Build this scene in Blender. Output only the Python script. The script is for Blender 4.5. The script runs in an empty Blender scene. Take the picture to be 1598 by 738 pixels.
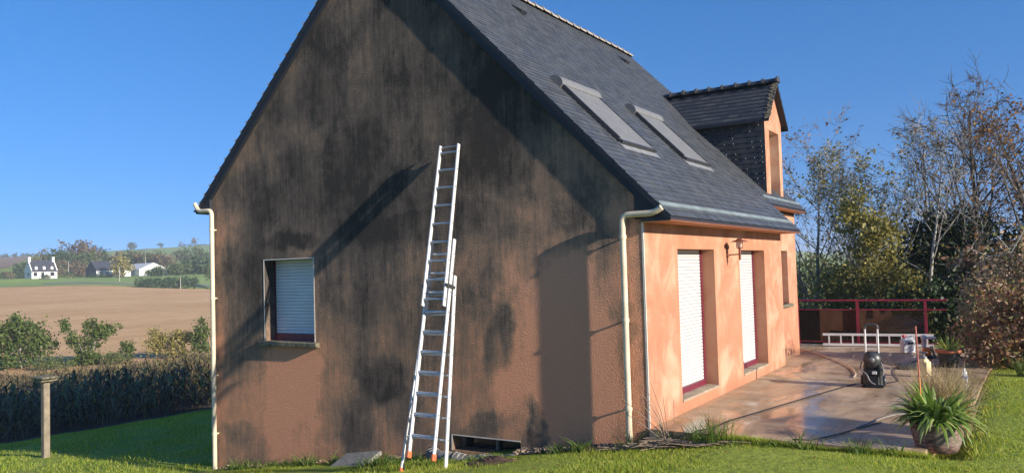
import bpy, math, random
import numpy as np
from mathutils import Vector, Matrix
R = math.radians
rng = random.Random(7)
nr = np.random.default_rng(11)
scene = bpy.context.scene
COL = scene.collection

# ------------------------------------------------------------------ camera
cam_d = bpy.data.cameras.new('camera')
cam = bpy.data.objects.new('camera', cam_d)
COL.objects.link(cam)
cam_d.sensor_width = 36.0
cam_d.lens = 36.0 * 1258.77 / 1598.0
cam_d.clip_start = 0.1
cam_d.clip_end = 6000
cr = Vector((0.84579201, 0.53275911, -0.02834799))
cu = Vector((0.04563003, -0.0192964, 0.99877202))
cf = Vector((-0.53155788, 0.84604691, 0.04063055))
CAM = Vector((4.0864, -9.677, 2.0749))
cam.matrix_world = Matrix(((cr.x, cu.x, -cf.x, CAM.x), (cr.y, cu.y, -cf.y, CAM.y), (cr.z, cu.z, -cf.z, CAM.z), (0, 0, 0, 1)))
scene.camera = cam

# ------------------------------------------------------------------ world, sun, exposure
SUN_EL, SUN_OFF = R(18.8), R(5.6)          # SUN_OFF: how far the sun stands in front of the gable plane
w = bpy.data.worlds.new('World')
scene.world = w
w.use_nodes = True
wt = w.node_tree
bg = wt.nodes['Background']
sky = wt.nodes.new('ShaderNodeTexSky')
sky.sky_type = 'NISHITA'
sky.sun_disc = False
sky.sun_elevation = SUN_EL
sky.sun_rotation = R(90) + SUN_OFF
sky.air_density = 1.0
sky.dust_density = 0.0
sky.ozone_density = 2.6
tc = wt.nodes.new('ShaderNodeTexCoord')              # very dry air: no bright haze band at the horizon
va = wt.nodes.new('ShaderNodeVectorMath')
va.operation = 'ADD'
va.inputs[1].default_value = (0, 0, .26)
vn = wt.nodes.new('ShaderNodeVectorMath')
vn.operation = 'NORMALIZE'
wt.links.new(tc.outputs['Generated'], va.inputs[0])
wt.links.new(va.outputs[0], vn.inputs[0])
wt.links.new(vn.outputs[0], sky.inputs[0])
hs = wt.nodes.new('ShaderNodeHueSaturation')          # the clear autumn sky is a deep, saturated blue
hs.inputs['Saturation'].default_value = 1.32
hs.inputs['Hue'].default_value = .508
wt.links.new(sky.outputs[0], hs.inputs['Color'])
wt.links.new(hs.outputs[0], bg.inputs[0])
bg.inputs[1].default_value = 0.13
sd = bpy.data.lights.new('sun', 'SUN')
sd.energy = 5.0
sd.angle = R(0.6)
sd.color = (1.0, 0.90, 0.76)
sun = bpy.data.objects.new('sun', sd)
COL.objects.link(sun)
SDIR = Vector((math.cos(SUN_OFF) * math.cos(SUN_EL), -math.sin(SUN_OFF) * math.cos(SUN_EL), math.sin(SUN_EL)))
sun.rotation_euler = (-SDIR).to_track_quat('-Z', 'Y').to_euler()
sun.location = SDIR * 60
scene.view_settings.view_transform = 'Standard'
scene.view_settings.look = 'None'
scene.view_settings.exposure = 0.80
scene.view_settings.gamma = 1.0
scene.view_settings.use_curve_mapping = False
scene.cycles.max_bounces = 8
scene.cycles.transparent_max_bounces = 12


# ------------------------------------------------------------------ node helpers
class NT:
    def __init__(s, name):
        s.m = bpy.data.materials.new(name)
        s.m.use_nodes = True
        s.t = s.m.node_tree
        s.t.nodes.clear()
        s.out = s.t.nodes.new('ShaderNodeOutputMaterial')

    def n(s, typ, ins=None, **kw):
        nd = s.t.nodes.new('ShaderNode' + typ)
        for k, v in kw.items():
            setattr(nd, k, v)
        for k, v in (ins or {}).items():
            s.put(nd.inputs[k], v)
        return nd

    def put(s, sock, v):
        if isinstance(v, bpy.types.NodeSocket):
            s.t.links.new(v, sock)
        elif isinstance(v, bpy.types.Node):
            s.t.links.new(v.outputs[0], sock)
        else:
            if sock.type == 'RGBA' and len(v) == 3:
                v = (*v, 1)
            sock.default_value = v

    def math(s, op, a, b=0.0, clamp=False):
        nd = s.n('Math', {0: a, 1: b}, operation=op)
        nd.use_clamp = clamp
        return nd.outputs[0]

    def coord(s, which='Object'):
        return s.n('TexCoord').outputs[which]

    def mapping(s, vec, scale=(1, 1, 1), rot=(0, 0, 0), loc=(0, 0, 0)):
        return s.n('Mapping', {0: vec, 1: loc, 2: rot, 3: scale}).outputs[0]

    def noise(s, vec, scale, detail=4, rough=.55, dist=0.0):
        return s.n('TexNoise', {'Vector': vec, 'Scale': scale, 'Detail': detail, 'Roughness': rough, 'Distortion': dist})

    def rng(s, v, a, b, c=0., d=1., smooth=False):
        nd = s.n('MapRange', {0: v, 1: a, 2: b, 3: c, 4: d})
        if smooth:
            nd.interpolation_type = 'SMOOTHSTEP'
        return nd.outputs[0]

    def ramp(s, fac, stops):
        nd = s.n('ValToRGB', {0: fac})
        el = nd.color_ramp.elements
        while len(el) < len(stops):
            el.new(.5)
        for e, (p, c) in zip(el, stops):
            e.position = p
            e.color = (*c, 1)
        return nd.outputs[0]

    def mix(s, f, a, b, mode='MIX'):
        nd = s.n('Mix', data_type='RGBA', blend_type=mode)
        s.put(nd.inputs[0], f)
        s.put(nd.inputs[6], a)
        s.put(nd.inputs[7], b)
        return nd.outputs[2]

    def bump(s, h, strength=.5, dist=.01, normal=None):
        nd = s.n('Bump', {'Height': h, 'Strength': strength, 'Distance': dist})
        if normal is not None:
            s.put(nd.inputs['Normal'], normal)
        return nd.outputs[0]

    def pbsdf(s, col, rough=.6, spec=.5, metal=0., normal=None, **kw):
        nd = s.n('BsdfPrincipled', {'Base Color': col, 'Roughness': rough, 'Metallic': metal, 'Specular IOR Level': spec})
        if normal is not None:
            s.put(nd.inputs['Normal'], normal)
        for k, v in kw.items():
            s.put(nd.inputs[k.replace('_', ' ')], v)
        s.t.links.new(nd.outputs[0], s.out.inputs[0])
        return nd


def simple(name, col, rough=.6, metal=0., var=.25, vscale=6., bump=0., spec=.5, bscale=60.):
    """a plain surface with slight dirt / tone variation"""
    t = NT(name)
    c = t.coord()
    nz = t.noise(c, vscale, 5, .6)
    dark = tuple(x * (1 - var) for x in col)
    lite = tuple(min(1, x * (1 + var * .6)) for x in col)
    cc = t.ramp(nz.outputs[0], [(.3, dark), (.7, lite)])
    nm = t.bump(t.noise(c, bscale, 3).outputs[0], bump, .004) if bump else None
    t.pbsdf(cc, t.rng(nz.outputs[0], .2, .8, max(0, rough - .08), min(1, rough + .08)), spec, metal, nm)
    return t.m


def leafmat(name, stops, trans=.35, rough=.55):
    """foliage: each leaf takes its own tone; light passes through"""
    t = NT(name)
    isl = t.n('NewGeometry').outputs['Random Per Island']
    c = t.ramp(isl, stops)
    big = t.noise(t.coord(), .8, 3)
    c = t.mix(t.rng(big.outputs[0], .3, .7, 0, .6), c, t.mix(1., c, (.62, .66, .55), 'MULTIPLY'))
    pb = t.pbsdf(c, rough, .3)
    tr = t.n('BsdfTranslucent', {0: t.mix(1., c, (1.25, 1.2, .7), 'MULTIPLY')})
    ms = t.n('MixShader', {0: trans, 1: pb, 2: tr})
    t.t.links.new(ms.outputs[0], t.out.inputs[0])
    return t.m


# ------------------------------------------------------------------ mesh helpers
class MB:
    def __init__(s):
        s.v, s.f, s.mi, s.sm = [], [], [], []

    def add(s, verts, faces, mi=0, smooth=False):
        b = len(s.v)
        s.v += [tuple(p) for p in verts]
        for f in faces:
            s.f.append(tuple(b + i for i in f))
            s.mi.append(mi)
            s.sm.append(smooth)
        return s

    def quad(s, a, b, c, d, mi=0):
        return s.add([a, b, c, d], [(0, 1, 2, 3)], mi)

    def box(s, c, size, axes=None, mi=0):
        c = Vector(c)
        ax = axes or (Vector((1, 0, 0)), Vector((0, 1, 0)), Vector((0, 0, 1)))
        h = [Vector(a) * (k / 2) for a, k in zip(ax, size)]
        vs = [c + h[0] * i + h[1] * j + h[2] * k for i in (-1, 1) for j in (-1, 1) for k in (-1, 1)]
        return s.add(vs, [(0, 1, 3, 2), (4, 6, 7, 5), (0, 4, 5, 1), (2, 3, 7, 6), (0, 2, 6, 4), (1, 5, 7, 3)], mi)

    def bx(s, x0, x1, y0, y1, z0, z1, mi=0):
        return s.box(((x0 + x1) / 2, (y0 + y1) / 2, (z0 + z1) / 2), (abs(x1 - x0), abs(y1 - y0), abs(z1 - z0)), mi=mi)

    def bbox(s, c, size, bev=.01, axes=None, mi=0):
        """box with chamfered vertical profile: octagonal prism in two directions"""
        ax = [Vector(a) for a in (axes or ((1, 0, 0), (0, 1, 0), (0, 0, 1)))]
        c = Vector(c)
        hx, hy, hz = (k / 2 for k in size)
        pts = []
        for z, ins in ((-hz, bev), (-hz + bev, 0), (hz - bev, 0), (hz, bev)):
            a, b = hx - ins, hy - ins
            q = bev
            ring = [(a, -b + q), (a, b - q), (a - q, b), (-a + q, b), (-a, b - q), (-a, -b + q), (-a + q, -b), (a - q, -b)]
            pts += [c + ax[0] * x + ax[1] * y + ax[2] * z for x, y in ring]
        fs = [tuple(range(7, -1, -1)), tuple(range(24, 32))]
        for k in range(3):
            for i in range(8):
                j = (i + 1) % 8
                fs.append((k * 8 + i, k * 8 + j, k * 8 + 8 + j, k * 8 + 8 + i))
        return s.add(pts, fs, mi)

    def prism(s, poly, vec, mi=0):
        vec = Vector(vec)
        a = [Vector(p) for p in poly]
        n = len(a)
        vs = a + [p + vec for p in a]
        fs = [tuple(range(n - 1, -1, -1)), tuple(range(n, 2 * n))]
        fs += [(i, (i + 1) % n, n + (i + 1) % n, n + i) for i in range(n)]
        return s.add(vs, fs, mi)

    def tube(s, path, rad, n=8, mi=0, cap=True, smooth=True):
        P = [Vector(p) for p in path]
        if not hasattr(rad, '__len__'):
            rad = [rad] * len(P)
        vs, fs = [], []
        up = None
        for i, p in enumerate(P):
            d = (P[min(i + 1, len(P) - 1)] - P[max(i - 1, 0)]).normalized()
            if up is None:
                up = d.orthogonal().normalized()
            up = (up - d * up.dot(d))
            up = up.normalized() if up.length > 1e-5 else d.orthogonal().normalized()
            sd_ = d.cross(up)
            for k in range(n):
                a = 2 * math.pi * k / n
                vs.append(p + (up * math.cos(a) + sd_ * math.sin(a)) * rad[i])
        for i in range(len(P) - 1):
            for k in range(n):
                k2 = (k + 1) % n
                fs.append((i * n + k, i * n + k2, i * n + n + k2, i * n + n + k))
        s.add(vs, fs, mi, smooth)
        if cap:
            s.add(vs[:n], [tuple(range(n - 1, -1, -1))], mi)
            s.add(vs[-n:], [tuple(range(n))], mi)
        return s

    def lathe(s, prof, c=(0, 0, 0), n=20, mi=0, smooth=True, axis=(0, 0, 1)):
        c = Vector(c)
        ax = Vector(axis).normalized()
        u = ax.orthogonal().normalized()
        v_ = ax.cross(u)
        vs, fs = [], []
        for r, z in prof:
            for k in range(n):
                a = 2 * math.pi * k / n
                vs.append(c + ax * z + (u * math.cos(a) + v_ * math.sin(a)) * r)
        for i in range(len(prof) - 1):
            for k in range(n):
                k2 = (k + 1) % n
                fs.append((i * n + k, i * n + k2, i * n + n + k2, i * n + n + k))
        return s.add(vs, fs, mi, smooth)

    def build(s, name, mats, parent=None):
        me = bpy.data.meshes.new(name)
        off = parent.location if parent is not None and parent.get('_w') else None
        if parent is not None and '_off' in parent:
            off = Vector(parent['_off'])
        vs = s.v if off is None else [(p[0] - off[0], p[1] - off[1], p[2] - off[2]) for p in s.v]
        me.from_pydata([tuple(p) for p in vs], [], s.f)
        mats = mats if isinstance(mats, (list, tuple)) else [mats]
        for m in mats:
            me.materials.append(m)
        me.polygons.foreach_set('material_index', s.mi)
        me.polygons.foreach_set('use_smooth', s.sm)
        me.update()
        o = bpy.data.objects.new(name, me)
        COL.objects.link(o)
        if parent is not None:
            o.parent = parent
            if '_off' in parent:
                WORLD[o.name] = tuple(off)
        return o


WORLD = {}
TMP = []


def tag(o, label=None, cat=None, group=None, kind=None):
    if label:
        o['label'] = label
    if cat:
        o['category'] = cat
    if group:
        o['group'] = group
    if kind:
        o['kind'] = kind
    return o


def thing(name, label, cat, loc=(0, 0, 0), rz=0., group=None, world=False):
    """Empty at a thing's base. world=True: its parts are given in world coordinates"""
    o = bpy.data.objects.new(name, None)
    o.empty_display_size = .2
    COL.objects.link(o)
    o.location = loc
    o.rotation_euler = (0, 0, rz)
    if world:
        o['_off'] = tuple(loc)
        TMP.append(o)
    return tag(o, label, cat, group)


def sub(o, parent_part):
    """make o (built in the same coordinates as parent_part) a child of that part"""
    o.parent = parent_part
    return o


def wpart(mb, name, mats, root, part=None):
    """build a part given in world coordinates; optionally as a sub-part of a part"""
    o = mb.build(name, mats, root)
    if part is not None:
        o.parent = part
    return o


def npmesh(name, verts, faces, mats, mi=None, smooth=False, parent=None):
    """fast mesh from numpy arrays; faces (n,3) or (n,4)"""
    me = bpy.data.meshes.new(name)
    nv, (nf, k) = len(verts), faces.shape
    me.vertices.add(nv)
    me.vertices.foreach_set('co', np.ascontiguousarray(verts, dtype=np.float32).ravel())
    me.loops.add(nf * k)
    me.loops.foreach_set('vertex_index', np.ascontiguousarray(faces, dtype=np.int32).ravel())
    me.polygons.add(nf)
    me.polygons.foreach_set('loop_start', np.arange(0, nf * k, k, dtype=np.int32))
    if smooth:
        me.polygons.foreach_set('use_smooth', np.ones(nf, dtype=bool))
    for m in (mats if isinstance(mats, (list, tuple)) else [mats]):
        me.materials.append(m)
    if mi is not None:
        me.polygons.foreach_set('material_index', mi.astype(np.int32))
    me.update()
    me.validate()
    o = bpy.data.objects.new(name, me)
    COL.objects.link(o)
    if parent is not None:
        o.parent = parent
    return o


# ------------------------------------------------------------------ terrain height
D2 = np.array([-0.867, 0.4985])
R2 = np.array([0.4985, 0.867])
C2 = np.array([4.0864, -9.677])


def sst(a, b, x):
    t = np.clip((x - a) / (b - a), 0, 1)
    return t * t * (3 - 2 * t)


def Hn(x, y):
    x = np.asarray(x, float)
    y = np.asarray(y, float)
    loc = np.interp(x, [-40, -15.4, -8.3, 0, 1.2, 30], [-4.6, -1.88, -1.37, -.21, -.035, .1])
    loc = loc + .07 * np.clip(-y - .2, 0, 4) * sst(-14, -9, x)
    ter = (sst(-.15, .05, y) * (1 - sst(11.4, 11.6, y)) * (1 - sst(3.35, 3.6, x)) * sst(-.6, -.3, x))
    loc = loc * (1 - ter) + ter * np.minimum(loc, -.16)
    loc = loc - 2.3 * sst(11.8, 24, y) * sst(-30, -5, x)
    loc = loc - 3.0 * sst(24, 120, y) * sst(-30, 0, x) + 6 * sst(150, 900, y) * sst(-60, 0, x)
    dx, dy = x - C2[0], y - C2[1]
    t = dx * D2[0] + dy * D2[1]
    wv = dx * R2[0] + dy * R2[1]
    B = np.interp(t, [20, 35, 50, 68, 85, 100, 112, 160, 230, 300, 330, 360, 420, 600, 800, 900, 1000, 1300, 3000],
                  [-2, -3.6, -5.0, -6.2, -6.8, -7.0, -6.7, -4.8, -2.0, .9, 3.2, 3.7, 6, 14, 26, 30.5, 31, 18, 0])
    cc = np.interp(t, [20, 35, 100, 300, 345, 600, 900, 1500], [.07, .07, 0, -.07, 0, 0, .05, .02])
    wl = np.clip(wv, -60 - .1 * t, 60 + .2 * t)
    wl = np.where(t < 320, np.where((t > 120) & (wl < 0), wl * .1, wl), wl)
    L = B + cc * wl
    ang = np.abs(wv) / np.maximum(t, .01)
    k = sst(24, 37, t) * (1 - sst(.55, 1.6, ang))
    return loc * (1 - k) + L * k


def H(x, y):
    return float(Hn(x, y))


def P(t, wv):
    q = C2 + D2 * t + R2 * wv
    return float(q[0]), float(q[1])


# ------------------------------------------------------------------ materials
def mat_gable():
    t = NT('dirty_stucco')
    c = t.coord()
    dist = t.noise(c, 1.1, 4, .6)
    off = t.n('VectorMath', {0: dist.outputs['Color'], 1: (.5, .5, .5)}, operation='SUBTRACT').outputs[0]
    off = t.n('VectorMath', {0: off, 3: .9}, operation='SCALE').outputs[0]
    pc = t.n('VectorMath', {0: c, 1: off}, operation='ADD').outputs[0]
    streak = t.noise(t.mapping(c, (5.5, 1, .42)), 1.0, 6, .62, .3)
    fine = t.noise(t.mapping(c, (22, 1, 1.6)), 1.0, 4, .6)
    big = t.noise(c, .75, 5, .6)
    zc_ = t.n('SeparateXYZ', {0: c}).outputs[2]
    D = t.math('ADD', t.rng(zc_, -.6, 2.4, .43, .62, True), t.math('MULTIPLY', t.math('SUBTRACT', streak.outputs[0], .5), .42))
    D = t.math('ADD', D, t.math('MULTIPLY', t.math('SUBTRACT', big.outputs[0], .5), 1.25))
    D = t.math('ADD', D, t.math('MULTIPLY', t.math('SUBTRACT', fine.outputs[0], .5), .35))
    speck = t.noise(t.mapping(c, (1, 1, .7)), 8.5, 8, .74)
    D = t.math('ADD', D, t.math('MULTIPLY', t.math('SUBTRACT', speck.outputs[0], .5), .55))
    drip = t.noise(t.mapping(c, (13, 1, .30)), 1.0, 3, .6)
    D = t.math('ADD', D, t.rng(drip.outputs[0], .60, .76, 0, .12, True))
    alg = t.noise(t.mapping(c, (1, 1, .55)), 2.6, 10, .72, .4)
    hi_ = t.rng(zc_, -.2, 2.2, .35, 1., True)
    D = t.math('ADD', D, t.math('MULTIPLY', t.rng(alg.outputs[0], .50, .60, -.04, .11), hi_))
    run = t.noise(t.mapping(c, (26, 1, .22)), 1.0, 3, .55)
    D = t.math('ADD', D, t.math('MULTIPLY', t.rng(run.outputs[0], .60, .68, 0, .16), t.rng(alg.outputs[0], .42, .58, 0, 1)))
    # cleaner (-) and dirtier (+) zones of the render, the strongest also lightened against downpipe shade: x, z, radii, weight
    blobs = [(-6.5, .30, .66, .70, -.95), (-6.5, -.6, .66, .8, -.50), (-7.6, -.4, .95, .75, -.22), (-8.35, 1.5, .20, 3.2, -.18),
             (-1.12, .85, .66, 1.6, -1.15), (-1.0, -.1, .5, .6, -.40), (-.36, .9, .26, 1.7, -.30), (-2.0, 1.1, .42, 1.3, -.45), (-2.9, .5, .9, .9, -.18), (-.25, 2.75, .45, .6, -.30),
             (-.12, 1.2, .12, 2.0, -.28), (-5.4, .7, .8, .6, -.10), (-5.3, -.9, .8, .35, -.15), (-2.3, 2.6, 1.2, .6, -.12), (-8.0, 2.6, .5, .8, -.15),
             (-4.55, .40, .55, .42, .42), (-5.0, -.35, .45, .5, .24), (-4.1, -.05, .45, .45, .22), (-2.25, 1.0, .20, .62, .50), (-2.5, -.15, .55, .2, .34),
             (-1.70, -.2, .13, .6, .36), (-4.0, 4.8, 3.0, 2.2, .20), (-6.5, 2.58, .75, .2, .34), (-6.2, 3.4, 1.6, .9, .16), (-4.9, 2.0, .9, 1.2, .14),
             (-3.6, 2.75, 1.8, .30, .22), (-2.2, 4.1, .9, 1.1, .20), (-7.9, -.75, .5, .22, .20), (-.85, -.35, .25, .25, .30), (-3.1, 1.7, .4, 1.0, .10), (-7.6, 1.9, .7, .9, .10)]
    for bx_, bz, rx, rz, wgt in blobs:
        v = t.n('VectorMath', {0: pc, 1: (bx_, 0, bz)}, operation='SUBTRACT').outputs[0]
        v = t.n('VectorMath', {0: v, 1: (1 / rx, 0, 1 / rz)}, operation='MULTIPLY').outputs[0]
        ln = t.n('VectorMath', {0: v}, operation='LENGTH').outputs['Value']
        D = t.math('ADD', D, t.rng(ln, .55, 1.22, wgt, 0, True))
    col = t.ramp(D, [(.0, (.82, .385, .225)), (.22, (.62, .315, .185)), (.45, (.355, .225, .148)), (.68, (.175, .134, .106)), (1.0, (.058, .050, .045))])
    grain = t.noise(c, 75, 3, .6)
    vor = t.n('TexVoronoi', {'Vector': c, 'Scale': 62.})
    h = t.math('ADD', grain.outputs[0], t.math('MULTIPLY', vor.outputs[0], .7))
    col = t.mix(.45, col, t.ramp(grain.outputs[0], [(.35, (.55, .55, .55)), (.65, (1.35, 1.33, 1.3))]), 'MULTIPLY')
    col = t.mix(t.rng(zc_, .6, 2.6, 0, .16, True), col, t.mix(1., t.n('RGBToBW', {0: col}).outputs[0], (1.03, .99, .96), 'MULTIPLY'))
    t.pbsdf(col, .92, .15, 0, t.bump(h, 1.0, .022))
    return t.m


def mat_facade():
    t = NT('orange_render')
    c = t.coord()
    a = t.noise(c, 1.6, 6, .62, .6)
    b = t.noise(c, 1.5, 7, .66, .8)
    col = t.ramp(a.outputs[0], [(.3, (.37, .158, .090)), (.5, (.43, .202, .122)), (.66, (.52, .285, .185))])
    col = t.mix(t.rng(b.outputs[0], .5, .68, 0, .75), col, (.54, .335, .23))
    s3 = t.n('SeparateXYZ', {0: c})
    for yc, hw in ((2.004, .803), (4.956, .798)):            # smoother band of render round the French windows
        dy = t.math('MAXIMUM', t.math('SUBTRACT', t.math('ABSOLUTE', t.math('SUBTRACT', s3.outputs[1], yc)), hw), 0)
        dz = t.math('MAXIMUM', t.math('SUBTRACT', s3.outputs[2], 2.2975), 0)
        dd = t.math('ADD', t.math('MAXIMUM', dy, dz), t.math('MULTIPLY', t.math('SUBTRACT', b.outputs[0], .5), .07))
        col = t.mix(t.rng(dd, .10, .135, .55, 0, True), col, (.43, .19, .108))
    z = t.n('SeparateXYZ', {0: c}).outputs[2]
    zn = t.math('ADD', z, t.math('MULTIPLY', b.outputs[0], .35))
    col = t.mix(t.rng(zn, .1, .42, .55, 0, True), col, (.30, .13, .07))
    g = t.noise(c, 130, 3, .6)
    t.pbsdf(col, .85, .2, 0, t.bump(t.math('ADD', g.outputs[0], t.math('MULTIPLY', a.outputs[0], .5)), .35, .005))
    return t.m


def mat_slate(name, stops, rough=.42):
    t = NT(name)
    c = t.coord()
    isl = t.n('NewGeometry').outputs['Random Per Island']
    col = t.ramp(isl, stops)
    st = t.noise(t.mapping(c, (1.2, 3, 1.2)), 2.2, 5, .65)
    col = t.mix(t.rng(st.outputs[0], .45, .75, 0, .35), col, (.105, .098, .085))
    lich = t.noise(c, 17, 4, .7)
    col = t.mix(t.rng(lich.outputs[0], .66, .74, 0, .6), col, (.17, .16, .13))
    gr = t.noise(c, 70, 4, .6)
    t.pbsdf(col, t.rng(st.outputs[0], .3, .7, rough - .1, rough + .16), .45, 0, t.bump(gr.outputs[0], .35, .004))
    return t.m


def mat_terrace():
    t = NT('wet_concrete')
    c = t.coord()
    a = t.noise(t.mapping(c, (1.6, .5, 1)), 1.2, 6, .65, .5)
    b = t.noise(t.mapping(c, (.5, 1.4, 1), (0, 0, .5)), 2.0, 6, .65, .3)
    f = t.noise(c, 28, 4, .65)
    col = t.ramp(a.outputs[0], [(.28, (.18, .118, .066)), (.5, (.36, .25, .15)), (.72, (.53, .40, .26))])
    col = t.mix(t.rng(b.outputs[0], .48, .7, 0, .7), col, (.50, .40, .29))
    col = t.mix(.5, col, t.ramp(f.outputs[0], [(.3, (.6, .58, .55)), (.7, (1.3, 1.3, 1.3))]), 'MULTIPLY')
    wet = t.noise(t.mapping(c, (.9, .38, 1), (0, 0, .25)), 1.15, 5, .6, .8)
    ro = t.rng(wet.outputs[0], .38, .57, .09, .62, True)
    # joints of the slab bays
    s = t.n('SeparateXYZ', {0: c})
    jy = t.math('ABSOLUTE', t.math('SUBTRACT', t.math('FRACT', t.math('DIVIDE', t.math('ADD', s.outputs[1], 50.35), 2.6)), .5))
    joint = t.rng(jy, .0, .006, 1, 0)
    col = t.mix(t.math('MULTIPLY', joint, .7), col, (.30, .24, .19))
    hgt = t.math('ADD', t.math('MULTIPLY', f.outputs[0], .5), t.math('MULTIPLY', a.outputs[0], 2.))
    nb = t.n('Bump', {'Height': hgt, 'Strength': t.rng(wet.outputs[0], .38, .62, .12, .6), 'Distance': .01}).outputs[0]
    t.pbsdf(col, ro, .5, 0, nb)
    return t.m


def mat_ground():
    t = NT('lawn_and_meadow')
    c = t.coord()
    a = t.noise(c, .35, 5, .6)
    b = t.noise(c, 9, 5, .7)
    col = t.ramp(a.outputs[0], [(.3, (.19, .26, .035)), (.55, (.29, .35, .05)), (.75, (.40, .42, .085))])
    col = t.mix(t.rng(b.outputs[0], .35, .75, 0, .75), col, (.10, .14, .025))
    t.pbsdf(col, .9, .15, 0, t.bump(b.outputs[0], .8, .05))
    return t.m


def mat_field(name, stops, scale=.05, stripe=0.):
    t = NT(name)
    c = t.coord()
    a = t.noise(c, scale, 6, .6)
    col = t.ramp(a.outputs[0], stops)
    r_ = t.noise(t.mapping(c, (.35, .02, 1), (0, 0, R(-62))), 1., 4, .6)
    col = t.mix(.55, col, t.ramp(r_.outputs[0], [(.35, (.80, .80, .80)), (.65, (1.14, 1.13, 1.1))]), 'MULTIPLY')
    f = t.noise(c, .7, 5, .75)
    col = t.mix(.5, col, t.ramp(f.outputs[0], [(.3, (.75, .74, .72)), (.7, (1.2, 1.2, 1.2))]), 'MULTIPLY')
    t.pbsdf(col, .95, .1, 0, t.bump(f.outputs[0], .6, .25))
    return t.m


M = {}
M['gable'] = mat_gable()
M['facade'] = mat_facade()
M['slate'] = mat_slate('slate', [(0, (.048, .053, .062)), (.5, (.061, .067, .077)), (1, (.080, .086, .096))])
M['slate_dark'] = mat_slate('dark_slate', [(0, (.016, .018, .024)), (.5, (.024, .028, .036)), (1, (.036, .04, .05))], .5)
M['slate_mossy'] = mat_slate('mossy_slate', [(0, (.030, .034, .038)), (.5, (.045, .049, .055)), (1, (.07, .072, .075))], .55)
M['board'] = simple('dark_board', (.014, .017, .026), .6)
M['terrace'] = mat_terrace()
M['ground'] = mat_ground()
M['ploughed'] = mat_field('ploughed_earth', [(.3, (.50, .305, .145)), (.7, (.60, .385, .20))])
M['greenfield'] = mat_field('pasture', [(.3, (.18, .27, .085)), (.7, (.25, .33, .11))], .02)
M['brownfield'] = mat_field('stubble', [(.3, (.20, .135, .085)), (.7, (.27, .19, .12))], .02)
M['white_pvc'] = simple('white_shutter_slats', (.54, .54, .525), .4, var=.06, vscale=3)
M['blue_pvc'] = simple('shutter_slats', (.68, .70, .72), .4, var=.08, vscale=3)
M['red_metal'] = simple('plum_red_paint', (.15, .016, .038), .35, var=.2)
M['rail_red'] = simple('red_rail_paint', (.26, .018, .045), .35, var=.25)
M['pipe'] = simple('cream_pvc', (.64, .55, .40), .4, var=.22, vscale=3.5)
M['zinc'] = simple('weathered_zinc', (.26, .31, .31), .45, .3, var=.25, vscale=4)
M['skylight'] = simple('grey_aluminium_shutter', (.17, .17, .17), .55, .1, var=.08)
M['skyframe'] = simple('dark_grey_cladding', (.05, .05, .054), .45, .3, var=.15)
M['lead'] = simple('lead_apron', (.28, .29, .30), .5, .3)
M['ridge'] = simple('lichen_ridge_tile', (.33, .29, .25), .85, var=.5, vscale=14, bump=.5)
M['ridge_dark'] = simple('dark_ridge_tile', (.045, .048, .055), .6, var=.5, vscale=12, bump=.4)
M['stone'] = simple('mossy_sill_stone', (.17, .15, .10), .9, var=.7, vscale=16, bump=.8)
M['sill'] = simple('sill_concrete', (.34, .27, .19), .8, var=.35, vscale=9, bump=.4)
M['bead'] = simple('white_corner_bead', (.72, .66, .58), .6, var=.2)
M['alu'] = simple('aluminium', (.66, .66, .65), .4, .15, var=.10, vscale=5)
M['alu_dull'] = simple('dull_aluminium', (.50, .52, .54), .35, .75, var=.15, vscale=9)
M['orange_pl'] = simple('orange_rubber', (.75, .16, .06), .6)
M['black_pl'] = simple('black_plastic', (.012, .013, .015), .28, var=.3)
M['grey_pl'] = simple('grey_plastic', (.16, .16, .165), .4)
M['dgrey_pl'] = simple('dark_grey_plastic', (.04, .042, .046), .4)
M['lite_pl'] = simple('pale_grey_plastic', (.52, .53, .55), .4)
M['red_pl'] = simple('red_plastic', (.55, .02, .03), .4)
M['yellow_pl'] = simple('cream_yellow_plastic', (.78, .62, .34), .4, var=.08)
M['orange_body'] = simple('orange_housing', (.62, .17, .02), .4)
M['terracotta'] = simple('terracotta', (.36, .12, .05), .8, var=.3, bump=.3)
M['greypot'] = simple('mossy_grey_pot', (.045, .05, .04), .8, var=.5, vscale=10, bump=.4)
M['soil'] = simple('soil', (.075, .042, .028), .95, var=.6, vscale=14, bump=1., bscale=25)
M['mortar'] = simple('rough_grey_mortar', (.22, .21, .19), .95, var=.5, vscale=22, bump=1., bscale=45)
M['copper'] = simple('rusty_copper_paint', (.22, .075, .045), .5, .3, var=.4, vscale=25)
M['hose_pink'] = simple('dusty_hose', (.55, .43, .34), .6, var=.2)
M['hose_black'] = simple('black_rubber', (.015, .014, .014), .45)
M['hose_lite'] = simple('pale_grey_hose', (.24, .22, .20), .5)
M['wood_post'] = simple('weathered_wood', (.24, .20, .145), .9, var=.35, vscale=9, bump=.6)
M['wood_pale'] = simple('pale_wood', (.46, .43, .37), .8)
M['bark'] = simple('grey_bark', (.27, .235, .205), .9, var=.5, vscale=8, bump=.8)
M['bark_pale'] = simple('pale_bark', (.46, .43, .38), .9, var=.5, vscale=8, bump=.6)
M['bark_dark'] = simple('dark_bark', (.12, .10, .085), .9, var=.5, vscale=8, bump=.8)
M['twig_dry'] = simple('dry_twig', (.30, .22, .15), .9, var=.4)
M['house_white'] = simple('white_render', (.78, .76, .70), .85, var=.06, vscale=.4)
M['house_slate'] = simple('far_slate', (.050, .052, .062), .5, var=.25, vscale=.8)
M['glass_dark'] = simple('dark_window', (.02, .025, .03), .1)
M['barn'] = simple('pale_sheeting', (.62, .62, .58), .6, var=.08, vscale=.4)
M['dark_wall'] = simple('dark_boarding', (.05, .055, .07), .7)
M['asphalt'] = simple('lane_asphalt', (.20, .19, .175), .9, var=.2)
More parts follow.
